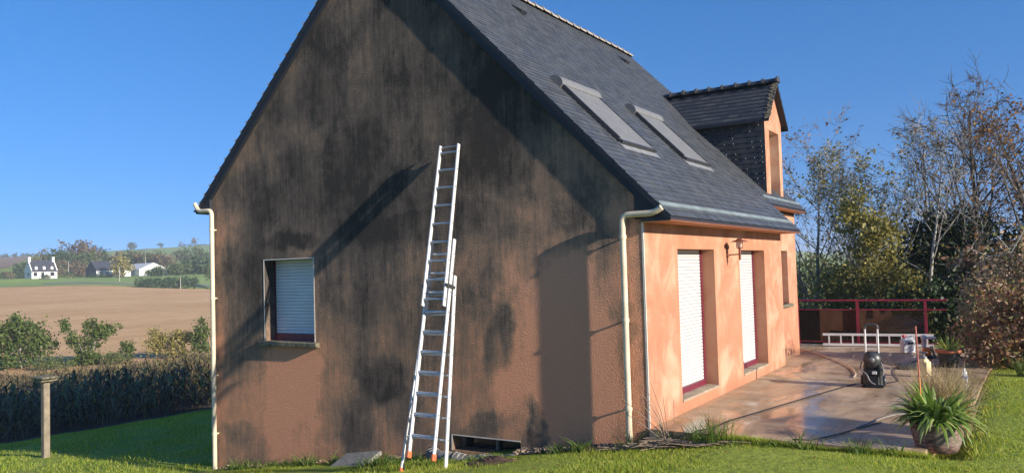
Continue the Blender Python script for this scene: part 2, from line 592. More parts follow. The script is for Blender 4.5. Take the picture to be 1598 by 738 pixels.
M['stake'] = simple('faded_red_stake', (.50, .14, .10), .5, var=.3, vscale=5)
M['stake_low'] = simple('orange_cane', (.62, .24, .05), .5, var=.3)

# foliage
M['lf_dark'] = leafmat('dark_evergreen_leaves', [(0, (.018, .038, .014)), (.6, (.038, .065, .022)), (1, (.08, .11, .035))], .2)
M['lf_green'] = leafmat('green_leaves', [(0, (.06, .10, .025)), (.6, (.11, .16, .04)), (1, (.19, .22, .06))])
M['lf_olive'] = leafmat('yellowing_leaves', [(0, (.15, .155, .045)), (.5, (.31, .275, .085)), (1, (.50, .41, .15))])
M['lf_autumn'] = leafmat('autumn_leaves', [(0, (.12, .065, .03)), (.5, (.24, .115, .05)), (1, (.38, .19, .07))])
M['lf_rust'] = leafmat('russet_leaves', [(0, (.14, .075, .05)), (.35, (.30, .15, .10)), (.7, (.46, .29, .20)), (.85, (.30, .30, .11)), (1, (.18, .20, .07))])
M['lf_pink'] = leafmat('faded_flower_heads', [(0, (.32, .21, .17)), (.5, (.54, .40, .32)), (1, (.40, .36, .20))])
M['lf_far'] = leafmat('far_green_leaves', [(0, (.08, .12, .045)), (.6, (.14, .18, .065)), (1, (.22, .23, .09))])
M['lf_far_dark'] = leafmat('far_dark_leaves', [(0, (.045, .09, .04)), (.6, (.075, .125, .055)), (1, (.12, .17, .075))])
M['lf_far_brown'] = leafmat('far_brown_leaves', [(0, (.13, .10, .065)), (.6, (.21, .16, .10)), (1, (.30, .23, .13))])
M['lf_far_yellow'] = leafmat('far_yellow_leaves', [(0, (.24, .21, .07)), (.6, (.36, .31, .11)), (1, (.44, .38, .15))])
M['lf_strap'] = leafmat('strap_leaves', [(0, (.11, .19, .04)), (.6, (.26, .37, .08)), (1, (.50, .56, .22))], .25, .35)
M['lf_dry'] = leafmat('dry_grass_blades', [(0, (.30, .22, .13)), (.6, (.46, .36, .23)), (1, (.60, .49, .34))], .4)
M['grass'] = leafmat('grass_blades', [(0, (.18, .27, .033)), (.55, (.36, .44, .055)), (.85, (.50, .51, .09)), (1, (.62, .54, .20))], .5)
M['weed'] = leafmat('weed_leaves', [(0, (.06, .12, .02)), (.6, (.11, .18, .03)), (1, (.20, .26, .06))], .35)
M['corn'] = leafmat('dry_maize_leaves', [(0, (.08, .058, .034)), (.45, (.17, .125, .07)), (.75, (.28, .215, .11)), (1, (.30, .32, .09))], .25)

# ------------------------------------------------------------------ ground
nth = 540
th = np.linspace(0, 2 * np.pi, nth, endpoint=False)
rr = np.concatenate([[.6], .6 * 1.032 ** np.arange(1, 272)])
rr = rr[rr < 3000]
OX, OY = -2.0, -1.0
TT, RR = np.meshgrid(th, rr)
gx, gy = OX + RR * np.cos(TT), OY + RR * np.sin(TT)
gz = Hn(gx, gy) + .02 * np.sin(gx * 1.7 + 1) * np.sin(gy * 1.3) * (RR < 60) * (gy < -.3)
gv = np.stack([gx, gy, gz], -1).reshape(-1, 3)
nrg = len(rr)
ii, jj = np.meshgrid(np.arange(nrg - 1), np.arange(nth), indexing='ij')
j2 = (jj + 1) % nth
gf = np.stack([ii * nth + jj, ii * nth + j2, (ii + 1) * nth + j2, (ii + 1) * nth + jj], -1).reshape(-1, 4)
gv = np.vstack([gv, [[OX, OY, H(OX, OY)]]])
ground = npmesh('ground', gv, gf, M['ground'], smooth=True)
tag(ground, kind='structure')


def drape(name, t0, t1, w0, w1, mat, off, nt=60, nw=40, edge=0.):
    ts = np.linspace(t0, t1, nt)
    ws = np.linspace(0, 1, nw)
    A, Bm = np.meshgrid(ts, ws, indexing='ij')
    e = edge * np.sin(Bm * 17) * 0.5
    W = w0(A) * (1 - Bm) + w1(A) * Bm if callable(w0) else w0 + (w1 - w0) * Bm
    A = A + e
    x = C2[0] + D2[0] * A + R2[0] * W
    y = C2[1] + D2[1] * A + R2[1] * W
    v = np.stack([x, y, Hn(x, y) + off], -1).reshape(-1, 3)
    i, j = np.meshgrid(np.arange(nt - 1), np.arange(nw - 1), indexing='ij')
    f = np.stack([i * nw + j, i * nw + j + 1, (i + 1) * nw + j + 1, (i + 1) * nw + j], -1).reshape(-1, 4)
    return tag(npmesh(name, v, f, mat, smooth=True), kind='structure')


drape('ploughed_field', 84, 296, -70, 90, M['ploughed'], .12, 90, 30, 1.5)
drape('meadow', 298, 352, -80, 110, M['greenfield'], .10, 20, 30)
drape('lane', 306, 310, -12, 40, M['asphalt'], .22, 3, 60)
drape('far_stubble_field', 520, 820, -140, -38, M['brownfield'], .25, 30, 20)
drape('hill_pasture', 560, 1050, -20, 240, M['greenfield'], .25, 40, 40)
drape('stubble_field', 430, 500, 38, 70, M['brownfield'], .3, 12, 20)
xs_, ys_ = np.meshgrid(np.linspace(-40, 30, 50), np.linspace(27, 400, 60))
i, j = np.meshgrid(np.arange(59), np.arange(49), indexing='ij')
tag(npmesh('stubble_field', np.stack([xs_, ys_, Hn(xs_, ys_) + .08], -1).reshape(-1, 3), np.stack([i * 50 + j, i * 50 + j + 1, (i + 1) * 50 + j + 1, (i + 1) * 50 + j], -1).reshape(-1, 4), M['brownfield'], smooth=True), kind='structure')
drape('maize_field', 34, 70, -26, 40, M['soil'], .03, 30, 40)

# ------------------------------------------------------------------ terrace
tb = MB()
poly = [(.002, -.02, 0), (3.12, -.02, 0), (3.42, 3.6, 0), (3.5, 6.7, 0), (3.6, 11.5, 0), (-.9, 11.5, 0), (-.9, 10.25, 0), (-.44, 10.25, 0), (-.44, 7.04, 0), (.002, 7.04, 0)]
tb.prism([(p[0], p[1], -.24) for p in poly], (0, 0, .24))
terrace = tag(tb.build('terrace', M['terrace']), kind='structure')

# ================================================================== THE HOUSE
house = thing('house', 'house with black stained grey gable, orange side wall and steep slate roof', 'house', (0, 0, 0))
XA, ZT, SL = -4.573, 7.73, 1.0132            # ridge x, roof top z, slope
ZU = 7.53                                    # underside apex
XL = -8.5256
L1, L2, DD = 7.04, 10.22, .438
YV0, YV1 = -.06, 10.27


def zt(x, z0=ZT):
    return z0 - SL * abs(x - XA)


def grid_wall(mb, u0, u1, v0, v1, holes, pt, mi=0):
    us = sorted({u0, u1, *[h[0] for h in holes], *[h[1] for h in holes]})
    vs = sorted({v0, v1, *[h[2] for h in holes], *[h[3] for h in holes]})
    for a, b in zip(us, us[1:]):
        for c, d in zip(vs, vs[1:]):
            mu, mv = (a + b) / 2, (c + d) / 2
            if any(h[0] < mu < h[1] and h[2] < mv < h[3] for h in holes):
                continue
            mb.quad(pt(a, c), pt(b, c), pt(b, d), pt(a, d), mi)


def reveal(mb, h, pt_in, pt_out, mi=0):
    a, b, c, d = h
    for (u, v), (u2, v2) in (((a, c), (b, c)), ((b, c), (b, d)), ((b, d), (a, d)), ((a, d), (a, c))):
        mb.quad(pt_out(u, v), pt_out(u2, v2), pt_in(u2, v2), pt_in(u, v), mi)


# gable wall -------------------------------------------------------------
WIN = (-7.1507, -5.9442, .949, 2.352)
VENT = (-3.131, -1.947, -.56, -.342)
g = MB()
ptg = lambda u, v: (u, 0, v)
grid_wall(g, XL, 0, -2.0, 2.67, [WIN, VENT], ptg)
zl = ZU - SL * (XA - XL)
zr0 = ZU - SL * (0 - XA)
g.add([(XL, 0, 2.67), (0, 0, 2.67), (0, 0, zr0), (XA, 0, ZU), (XL, 0, zl)], [(0, 1, 2, 3, 4)])
reveal(g, WIN, lambda u, v: (u, .27, v), ptg)
reveal(g, VENT, lambda u, v: (u, .30, v), ptg)
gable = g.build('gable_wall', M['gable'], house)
tag(gable, 'rough gable wall blackened by algae with cleaner salmon patches')
# corner beads round the gable window
for a_ in ((WIN[0] - .018, WIN[0], -.004, .01, WIN[2], WIN[3] + .018), (WIN[1], WIN[1] + .018, -.004, .01, WIN[2], WIN[3] + .018),
           (WIN[0], WIN[1], -.004, .01, WIN[3], WIN[3] + .018), (VENT[0] - .02, VENT[0], -.004, .01, VENT[2], VENT[3] + .015),
           (VENT[0], VENT[1], -.004, .01, VENT[3], VENT[3] + .015), (-.022, .004, -.004, .012, .0, 2.63)):
    b = MB()
    b.bx(*a_)
    b.build('corner_bead', M['bead'], house)

# facade -------------------------------------------------------------------
F1 = (1.2008, 2.807, .1475, 2.2975)
F2 = (4.158, 5.754, .1475, 2.2975)
ptf = lambda u, v: (0, u, v)
fm = MB()
grid_wall(fm, 0, L1, -.5, 2.67, [F1, F2], ptf)
for h in (F1, F2):
    reveal(fm, h, lambda u, v: (-.24, u, v), ptf)
fm.quad((-DD, L1, -.5), (0, L1, -.5), (0, L1, 3.0), (-DD, L1, 3.0))
W3 = (8.45, 9.38, 1.12, 2.32)
ptr = lambda u, v: (-DD, u, v)
grid_wall(fm, L1, L2, -.5, 3.17, [W3], ptr)
reveal(fm, W3, lambda u, v: (-DD - .2, u, v), ptr)
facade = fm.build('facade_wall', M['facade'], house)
tag(facade, 'sunlit salmon orange rendered wall with paler wiped patches')
# rear and left walls (plain)
bk = MB()
bk.quad((XL, 0, -2.5), (XL, L2, -2.5), (XL, L2, zl), (XL, 0, zl))
bk.add([(XL, L2, -2.5), (-DD, L2, -2.5), (-DD, L2, 3.3), (XA, L2, ZU), (XL, L2, zl)], [(0, 1, 2, 3, 4)])
bk.build('rear_wall', M['facade'], house)

# gable window: shutter, frame, sill --------------------------------------------


def shutter(mb, u0, u1, v0, v1, pt, pitch=.052, depth=.012):
    """roller shutter: slightly bowed slats with grooves between"""
    n = max(1, int(round((v1 - v0) / pitch)))
    for k in range(n):
        a = v0 + (v1 - v0) * k / n
        b_ = v0 + (v1 - v0) * (k + 1) / n
        hgt = b_ - a
        prof = [(a, 0), (a + hgt * .12, depth * .8), (a + hgt * .45, depth), (a + hgt * .85, depth * .75), (b_ - hgt * .04, 0)]
        for (za, da), (zb, db) in zip(prof, prof[1:]):
            mb.quad(pt(u0, za, da), pt(u1, za, da), pt(u1, zb, db), pt(u0, zb, db))


wn = MB()
ptw = lambda u, v, d: (u, .255 - d, v)
fr = MB()
fr.bx(WIN[0] + .001, WIN[0] + .022, .235, .26, WIN[2], WIN[3] - .001)
fr.bx(WIN[1] - .055, WIN[1] - .001, .20, .26, WIN[2], WIN[3] - .001)
fr.bx(WIN[0] + .022, WIN[1] - .055, .20, .26, WIN[2] + .001, WIN[2] + .115)
wframe = fr.build('window', M['red_metal'], house)
tag(wframe, 'small gable window with closed pale shutter and dark red frame')
shutter(wn, WIN[0] + .022, WIN[1] - .055, WIN[2] + .115, WIN[3] - .001, ptw, .056)
sub(wn.build('shutter', M['blue_pvc'], house), wframe)
sl = MB()
sl.bbox(((WIN[0] + WIN[1]) / 2, -.0, WIN[2] - .042), (WIN[1] - WIN[0] + .22, .16, .085), .012)
sub(sl.build('sill', M['stone'], house), wframe)

# basement window
bw = MB()
bw.quad((VENT[0], .30, VENT[2]), (VENT[1], .30, VENT[2]), (VENT[1], .30, VENT[3]), (VENT[0], .30, VENT[3]))
bwin = bw.build('basement_window', M['glass_dark'], house)
fr = MB()
fr.bx(-2.52, -2.48, .24, .295, VENT[2], VENT[3])
sub(fr.build('frame', M['bark'], house), bwin)
fr = MB()
fr.bx(VENT[0] + .005, VENT[0] + .05, .24, .295, VENT[2], VENT[3])
sub(fr.build('frame', M['bark'], house), bwin)
lw = MB()
n = 22
for k in range(n):                       # rough mortar rim of the light well
    u = k / (n - 1)
    x = -3.42 + u * 1.62
    y = -.10 - .34 * math.sin(math.pi * u) ** .6
    r_ = .10 + .03 * rng.random()
    if k:
        lw.tube([px, (x, y, -.56 + .02 * rng.random() - .06 * (1 - u))], [pr, r_], 8)
    px, pr = (x, y, -.56 - .06 * (1 - u)), r_
lw.build('light_well_rim', M['mortar'], house)

# French windows ----------------------------------------------------------------
for h in (F1, F2):
    ptd = lambda u, v, d: (-.235 + d, u, v)
    fr = MB()
    fr.bx(-.24, -.205, h[1] - .052, h[1] - .001, h[2], h[3] - .001)
    fr.bx(-.24, -.205, h[0] + .001, h[0] + .03, h[2], h[3] - .001)
    fr.bx(-.24, -.19, h[0] + .03, h[1] - .052, h[2] + .035, h[2] + .115)
    fo = fr.build('french_window', M['red_metal'], house)
    s_ = MB()
    shutter(s_, h[0] + .03, h[1] - .052, h[2] + .115, h[3] - .001, ptd, .052, .014)
    sub(s_.build('shutter', M['white_pvc'], house), fo)
    s_ = MB()
    s_.bx(-.235, .012, h[0] + .002, h[1] - .002, h[2] + .001, h[2] + .034)
    sub(s_.build('sill', M['sill'], house), fo)
# narrow window in the recessed wall
fr = MB()
fr.bx(-DD - .2, -DD - .16, W3[0] + .001, W3[1] - .001, W3[2] + .001, W3[2] + .08)
fr.bx(-DD - .2, -DD - .16, W3[1] - .05, W3[1] - .001, W3[2] + .08, W3[3] - .001)
fo = fr.build('window', M['red_metal'], house)
tag(fo, 'narrow window in the recessed end of the orange wall')
s_ = MB()
shutter(s_, W3[0] + .002, W3[1] - .05, W3[2] + .08, W3[3] - .001, lambda u, v, d: (-DD - .195 + d, u, v))
sub(s_.build('shutter', M['white_pvc'], house), fo)
s_ = MB()
s_.bbox((-DD - .02, (W3[0] + W3[1]) / 2, W3[2] - .035), (.22, W3[1] - W3[0] + .14, .07), .01)
sub(s_.build('sill', M['stone'], house), fo)

# roof ------------------------------------------------------------------------
XE1, XE2 = .40, -.175                         # lower edges of the front roof and of the part beyond the step


def slates(mb, o, u, v, ulen, vlen, wid=.21, exp=.112, lift=.012, mi=0, skip=None, start=0.):
    """individually laid slates: o lower corner, u along the eave, v up the slope"""
    o, u, v = Vector(o), Vector(u).normalized(), Vector(v).normalized()
    nrm = u.cross(v).normalized()
    rows = int(vlen / exp)
    for r_ in range(rows + 1):
        v0 = r_ * exp
        v1 = min(v0 + exp * 1.02, vlen)
        if v1 - v0 < .02:
            continue
        sh = (r_ % 2) * wid / 2 + rng.uniform(-.01, .01)
        x = -sh
        while x < ulen - .005:
            a, b_ = max(x, 0), min(x + wid - .003, ulen)
            x += wid
            if b_ - a < .02:
                continue
            if skip and skip((a + b_) / 2, (v0 + v1) / 2):
                continue
            e = lift + rng.uniform(-.0015, .003)
            tw = rng.uniform(-.0018, .0018)
            j = rng.uniform(-.003, .003)
            A = o + u * a + v * (v0 + j) + nrm * (e + tw)
            B_ = o + u * b_ + v * (v0 + j) + nrm * (e - tw)
            Cc = o + u * b_ + v * v1 + nrm * (.001 - tw * .4)
            Dq = o + u * a + v * v1 + nrm * (.001 + tw * .4)
            E_, F_ = A - nrm * (e * .95), B_ - nrm * (e * .95)
            mb.add([A, B_, Cc, Dq, E_, F_], [(0, 1, 2, 3), (4, 5, 1, 0)], mi)


k2 = math.sqrt(1 + SL * SL)
VUP = Vector((-1, 0, SL)) / k2
rf = MB()
# right slope
SK = [(.98, 2.24, -.75, -1.68), (3.71, 4.97, -.78, -1.68)]
slates(rf, (XE1, YV0, zt(XE1)), (0, 1, 0), VUP, 7.0 - YV0, (XE1 - XA) * k2)
slates(rf, (XE2, 7.0, zt(XE2)), (0, 1, 0), VUP, YV1 - 7.0, (XE2 - XA) * k2)
# left slope
slates(rf, (-8.93, YV1, zt(-8.93)), (0, -1, 0), Vector((1, 0, SL)) / k2, YV1 - YV0, (XA + 8.93) * k2, wid=.42, exp=.224, lift=.012)
roof = rf.build('roof', M['slate'], house)
tag(roof, 'steep roof of thin blue grey slates')
# roof thickness (boarding under the slates, verges)
vb = MB()
e = .012


def roof_slab(mb, xe, y0, y1):
    top = [(XA, ZT - e), (xe, zt(xe) - e)]
    bot = [(xe, zt(xe) - .04), (xe - .17 * (1 if xe > XA else -1), zt(xe) - .036), (XA, ZU)]
    pl = [(x, y0, z) for x, z in top + bot]
    mb.prism(pl, (0, y1 - y0, 0))


roof_slab(vb, XE1, YV0, 7.0)
roof_slab(vb, XE2, 7.0, YV1)
roof_slab(vb, -8.93, YV0, YV1)
# boxed eave ends and soffits
vb.prism([(.003, YV0 + .002, 2.64), (XE1 - .01, YV0 + .002, 2.64), (XE1 - .01, YV0 + .002, zt(XE1) - .045), (.003, YV0 + .002, zt(.0, ZU) + .01)], (0, 7.0 - YV0, 0))
vb.prism([(-.09, YV0 + .004, 2.675), (.003, YV0 + .004, 2.675), (.003, YV0 + .004, zt(.003, ZU)), (-.09, YV0 + .004, zt(-.09, ZU))], (0, .05, 0))
vb.prism([(-DD + .003, 7.05, 3.22), (XE2 - .01, 7.05, 3.22), (XE2 - .01, 7.05, zt(XE2) - .045), (-DD + .003, 7.05, zt(-DD, ZU) + .01)], (0, YV1 - 7.052, 0))
vb.prism([(-8.91, YV0 + .002, 3.27), (XL - .003, YV0 + .002, 3.27), (XL - .003, YV0 + .002, zt(XL, ZU) + .01), (-8.91, YV0 + .002, zt(-8.91) - .06)], (0, YV1 - YV0, 0))
vbo = vb.build('verge_boards', M['board'], house)
# narrow slate strips hung along both verges
for side in (-1, 1):
    vs_ = MB()
    xe = XE1 if side > 0 else -8.93
    ln = abs(xe - XA) * k2
    dv = Vector((-side, 0, SL)) / k2
    nn = int(ln / .21)
    for k in range(nn):
        p0 = Vector((xe, YV0 - .004, zt(xe))) + dv * (k * .21)
        p1 = p0 + dv * .206
        nz = Vector((side * SL, 0, 1)) / k2
        j = rng.uniform(-.004, .004)
        q = [p0 + nz * .016, p1 + nz * .004, p1 - nz * .055, p0 - nz * .055]
        vs_.prism([(a.x, a.y + j * .4, a.z) for a in q], (0, -.009, 0))
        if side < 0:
            vs_.box(p0 + nz * .022 + Vector((0, -.002, 0)), (.05, .05, .006), (dv, Vector((0, 1, 0)), nz), mi=1)  # pale chips stand in for light caught on the slate edges
    vs_.build('verge_slates', [M['board'], M['lead']], house)  # near-black colour puts the verge's shade into these slates

# light fascia under the front eave edge
fa = MB()
fa.bx(XE1 - .022, XE1 + .003, YV0 + .01, 6.99, 2.637, 2.650)
fa.build('eave_fascia', M['copper'], house)
fa = MB()
fa.bx(XE2 - .022, XE2 + .003, 7.06, YV1 - .01, 3.217, 3.230)
fa.build('eave_fascia', M['copper'], house)
so = MB()                                     # rendered soffits
so.bx(.004, XE1 - .006, YV0 + .006, 6.998, 2.631, 2.639)
so.build('soffit', M['facade'], house)
so = MB()
so.bx(-DD + .004, XE2 - .006, 7.052, YV1 - .006, 3.211, 3.219)
so.build('soffit', M['facade'], house)

# ridge tiles


def ridge(mb, p0, p1, n, r0, flat=.75, collar=1.16):
    p0, p1 = Vector(p0), Vector(p1)
    d = (p1 - p0) / n
    u = d.normalized()
    side = u.cross(Vector((0, 0, 1)))
    for k in range(n):
        a = p0 + d * k
        prof = [(0, collar), (.14, collar), (.17, 1.0), (1.0, .96)]
        vs, fs = [], []
        m = 9
        jz = rng.uniform(-.008, .008)
        for t_, s_ in prof:
            for i in range(m):
                an = math.pi * (i / (m - 1)) * 1.0
                vs.append(a + d * t_ + side * (math.cos(an) * r0 * s_) + Vector((0, 0, math.sin(an) * r0 * flat * s_ - r0 * .35 + jz)))
        for i in range(len(prof) - 1):
            for j in range(m - 1):
                fs.append((i * m + j, i * m + j + 1, i * m + m + j + 1, i * m + m + j))
        mb.add(vs, fs, 0, False)
        mb.add(vs[:m], [tuple(range(m))])
        mb.add(vs[-m:], [tuple(range(m - 1, -1, -1))])


rd = MB()
ridge(rd, (XA, YV0 - .02, ZT + .0), (XA, YV1 + .03, ZT + .0), 30, .13)
rdo = rd.build('ridge_tiles', M['ridge'], house)
tag(rdo, 'pale lichen covered ridge tiles along the top of the roof')
# two small roof vents near the ridge
for yv, xv in ((3.55, -3.95), (8.6, -4.02)):
    cv = MB()
    c0 = Vector((xv, yv, zt(xv)))
    nz = Vector((SL, 0, 1)) / k2
    cv.prism([c0 + VUP * .16 + nz * .01 - Vector((0, .10, 0)), c0 - VUP * .16 + nz * .075 - Vector((0, .10, 0)), c0 - VUP * .16 + nz * .01 - Vector((0, .10, 0))], (0, .2, 0))
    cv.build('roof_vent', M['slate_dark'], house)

# hidden gutter strips on the slope (zinc)


def slope_box(mb, x0, x1, y0, y1, h0, h1, mi=0):
    """box lying on the right roof slope between plan x0 (low) and x1 (high)"""
    nz = Vector((SL, 0, 1)) / k2
    pl = [Vector((x0, y0, zt(x0))) + nz * h0, Vector((x1, y0, zt(x1))) + nz * h0, Vector((x1, y0, zt(x1))) + nz * h1, Vector((x0, y0, zt(x0))) + nz * h1]
    mb.prism(pl, (0, y1 - y0, 0), mi)


for (xa, xb, y0, y1) in ((.268, .230, YV0 + .005, 6.99), (-.30, -.335, 7.05, YV1 - .02)):
    zs = MB()
    yy = y0
    while yy < y1 - .05:
        ye = min(yy + 1.0, y1)
        slope_box(zs, xa, xb, yy, ye - .006, .004, .020 + rng.uniform(0, .003))
        slope_box(zs, xb + .002, xb - .008, yy, ye, .004, .030)
        yy = ye
    o = zs.build('roof_gutter', M['zinc'], house)

# skylights with outside roller shutters --------------------------------------------
for (ya, yb, x0, x1) in SK:
    s_ = MB()
    slope_box(s_, x0, x1, ya, yb, .0, .05)
    so = s_.build('skylight', M['skyframe'], house)
    p_ = MB()
    n = 30
    for k in range(n):                   # shutter curtain in thin slats
        a = x0 + .03 + (x1 - x0 - .03) * k / n
        b_ = x0 + .03 + (x1 - x0 - .03) * (k + 1) / n
        slope_box(p_, a, b_ + .002, ya + .045, yb - .045, .05, .062 + .001 * (k % 2))
    sub(p_.build('shutter', M['skylight'], house), so)
    for a_ in ((x0 - .036, x1, ya + .002, ya + .045, .05, .074), (x0 - .036, x1, yb - .045, yb - .002, .05, .074), (x0 + .004, x0 + .035, ya - .01, yb + .01, .02, .07)):
        rl = MB()
        slope_box(rl, *a_)
        sub(rl.build('guide_rail', M['skyframe'], house), so)
    bxm = MB()                           # rounded shutter box at the top
    nz = Vector((SL, 0, 1)) / k2
    prof = [(0.0, .0), (0.0, .075), (.03, .10), (.08, .118), (.15, .115), (.20, .09), (.23, .05), (.23, 0)]
    base = Vector((x1, ya - .02, zt(x1))) - VUP * .02
    bxm.prism([base + VUP * a + nz * h for a, h in prof], (0, yb - ya + .04, 0))
    sub(bxm.build('shutter_box', M['skylight'], house), so)
    for yy in (ya - .045, yb + .02):
        cap = MB()
        base = Vector((x1, yy, zt(x1))) - VUP * .025
        cap.prism([base + VUP * a * 1.04 + nz * h * 1.04 for a, h in prof], (0, .025, 0))
        sub(cap.build('end_cap', M['grey_pl'], house), so)
    ap = MB()
    slope_box(ap, x0 + .11, x0 + .001, ya - .04, yb + .06, .008, .018)
    sub(ap.build('apron', M['lead'], house), so)

# dormer -----------------------------------------------------------------------------
YD0, YD1 = 7.85, 9.27
YC = (YD0 + YD1) / 2
DZ, DE = 6.08, 5.13                          # dormer ridge and eave
DH = .86                                     # half width of its roof
XF = -.30                                    # its front edge
dsl = (DZ - DE) / DH
DO = (8.2, 9.02, 3.50, 4.96)
dw = MB()
for (a, b_, c, d) in ((YD0, DO[0], 3.30, DE), (DO[1], YD1, 3.30, DE), (DO[0], DO[1], DO[3], DE)):
    dw.quad((-DD, a, c), (-DD, b_, c), (-DD, b_, d), (-DD, a, d))
zz = lambda y: DZ - .06 - dsl * abs(y - YC)
dw.add([(-DD, YD0, DE), (-DD, YD1, DE), (-DD, YD1, zz(YD1)), (-DD, YC, DZ - .06), (-DD, YD0, zz(YD0))], [(0, 1, 2, 3, 4)])
reveal(dw, (DO[0], DO[1], 3.2, DO[3]), lambda u, v: (-DD - .26, u, v), lambda u, v: (-DD, u, v))
dwo = dw.build('dormer', M['facade'], house)
tag(dwo, 'gabled dormer with orange front and slate hung cheek')
s_ = MB()
shutter(s_, DO[0] + .002, DO[1] - .002, 3.4, DO[3] - .002, lambda u, v, d: (-DD - .25 + d, u, v))
sub(s_.build('shutter', M['white_pvc'], house), dwo)
ck = MB()


def cheek_skip(u, v):
    return False


# left cheek: slates on a vertical plane facing the camera side, cut along the main roof
u_ = Vector((1, 0, 0))
exp = .115
z = 3.30
row = 0
xlow = lambda zq: XA + (ZT - zq) / SL          # where the roof plane reaches height z
while z < DE + .05:
    x0 = xlow(z) - .05
    x = x0 - (row % 2) * .1
    while x < -DD - .002:
        a, b_ = max(x, x0), min(x + .197, -DD + .004)
        x += .2
        if b_ - a < .02:
            continue
        jj_ = rng.uniform(-.002, .002)
        ck.add([(a, YD0 - .012 + jj_, z), (b_, YD0 - .012 - jj_, z), (b_, YD0 - .003, z + exp * 1.05), (a, YD0 - .003, z + exp * 1.05)], [(0, 1, 2, 3)], 0)
        if rng.random() < .62:               # stainless slate hooks
            hx = (a + b_) / 2
            hx += rng.uniform(-.012, .012)
            ck.bx(hx - .003, hx + .003, YD0 - .020, YD0 - .012, z - .010, z + rng.uniform(.004, .018), 1)
    z += exp
    row += 1
ck.quad((-3.2, YD0, 3.2), (-DD, YD0, 3.2), (-DD, YD0, DE + .1), (-3.2, YD0, DE + .1))
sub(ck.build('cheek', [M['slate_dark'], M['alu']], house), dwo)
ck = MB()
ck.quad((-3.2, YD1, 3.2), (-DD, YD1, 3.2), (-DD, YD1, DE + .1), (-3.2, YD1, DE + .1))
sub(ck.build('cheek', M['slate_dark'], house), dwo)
dr = MB()
kd = math.sqrt(1 + dsl * dsl)


def dskip(u, v):
    x = XF - u
    zq = DE + v * dsl / kd
    return x < xlow(zq) - .25


slates(dr, (XF, YC - DH, DE), (-1, 0, 0), Vector((0, 1, dsl)) / kd, 3.2, DH * kd, wid=.2, exp=.13, lift=.016, skip=dskip)
dro = None
# the two visible faces face away from u x v when u is reversed, so build the second slope mirrored
slates(dr, (XF - 3.2, YC + DH, DE), (1, 0, 0), Vector((0, -1, dsl)) / kd, 3.2, DH * kd, wid=.2, exp=.1, skip=lambda u, v: (XF - 3.2 + u) < xlow(DE + v * dsl / kd) - .25)
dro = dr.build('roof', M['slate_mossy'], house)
sub(dro, dwo)
db = MB()
for s in (-1, 1):                            # slab under the slates
    pl = [(XF - .004, YC, DZ - .012), (XF - .004, YC + s * DH, DE - .012), (XF - .004, YC + s * DH, DE - .06), (XF - .004, YC, DZ - .11)]
    db.prism(pl, (-3.0, 0, 0))
sub(db.build('roof_edge', M['board'], house), dwo)
mo = MB()                                    # mossy verge edge of the dormer roof
for k in range(60):
    t_ = k / 59
    y = YC - DH + t_ * DH
    z = DE + t_ * (DZ - DE)
    if rng.random() < .85:
        mo.box((XF - rng.uniform(.0, .10), y, z + .008), (rng.uniform(.03, .10), .03, .012), (Vector((1, 0, 0)), Vector((0, 1, dsl)) / kd, Vector((0, -dsl, 1)) / kd))
sub(mo.build('moss', M['stone'], house), dwo)
rd = MB()
ridge(rd, (XF + .03, YC, DZ + .01), (XF - 2.75, YC, DZ + .01), 9, .115, .85, 1.34)
sub(rd.build('ridge_tiles', M['ridge_dark'], house), dwo)

# downpipes -----------------------------------------------------------------------


def bend(pts, r=.09, n=5):
    out = [Vector(pts[0])]
    for a, b_, c in zip(pts, pts[1:], pts[2:]):
        a, b_, c = Vector(a), Vector(b_), Vector(c)
        p, q = b_ + (a - b_).normalized() * r, b_ + (c - b_).normalized() * r
        for k in range(n + 1):
            t_ = k / n
            out.append(p * (1 - t_) ** 2 + b_ * 2 * t_ * (1 - t_) + q * t_ ** 2)
    out.append(Vector(pts[-1]))
    return out


def downpipe(pts, brackets, ybk):
    m = MB()
    m.tube(bend(pts, .10), .040, 14)
    x, y = pts[-1][0], pts[-1][1]
    zt_ = pts[-2][2]
    for zc in brackets:
        m.tube([(x, y, zc - .03), (x, y, zc + .03)], .046, 14)
    o = m.build('downpipe', M['pipe'], house)
    for zc in brackets:
        m = MB()
        m.tube([(x, y, zc - .012), (x, y, zc + .012)], .050, 14)
        m.bx(x - .008, x + .008, y + .04, ybk, zc - .01, zc + .01)
        sub(m.build('bracket', M['pipe'], house), o)
    return o


downpipe([(.30, -.10, 2.80), (.20, -.10, 2.735), (-.245, -.095, 2.735), (-.245, -.095, -.22)], [2.45, 1.38, .25], .0)
downpipe([(-8.90, -.10, 3.46), (-8.80, -.10, 3.31), (-8.43, -.095, 3.31), (-8.43, -.095, -1.42)], [2.95, 1.70, .30, -.75], .0)
m = MB()
m.bbox((-.245, -.10, -.25), (.26, .20, .06), .012)
m.build('drain_shoe', M['mortar'], house)

# wall lamp ---------------------------------------------------------------------------
lm = MB()
LY = 3.45
lm.lathe([(0, 0), (.045, .0), (.045, .012), (.03, .02), (0, .022)], (.001, LY, 2.375), 14, axis=(1, 0, 0))
lm.tube([(.012, LY, 2.40), (.016, LY, 2.30), (.02, LY, 2.2), (.018, LY, 2.08)], [.008, .012, .010, .004], 8)
lm.lathe([(0, 0), (.022, .005), (.026, .03), (.02, .045), (0, .05)], (.018, LY, 2.175), 10)
lm.tube([(.018, LY, 2.21), (.22, LY, 2.215)], .010, 8)
lm.tube([(.22, LY, 2.12), (.22, LY, 2.32)], [.018, .020], 10)
lo = lm.build('wall_lamp', M['copper'], house)
tag(lo, 'rusty red lantern style wall lamp between the French windows')
sh = MB()
sh.lathe([(.0, 2.475), (.035, 2.47), (.055, 2.45), (.135, 2.425), (.14, 2.418), (.05, 2.43), (0, 2.43)], (.22, LY, 0), 18)
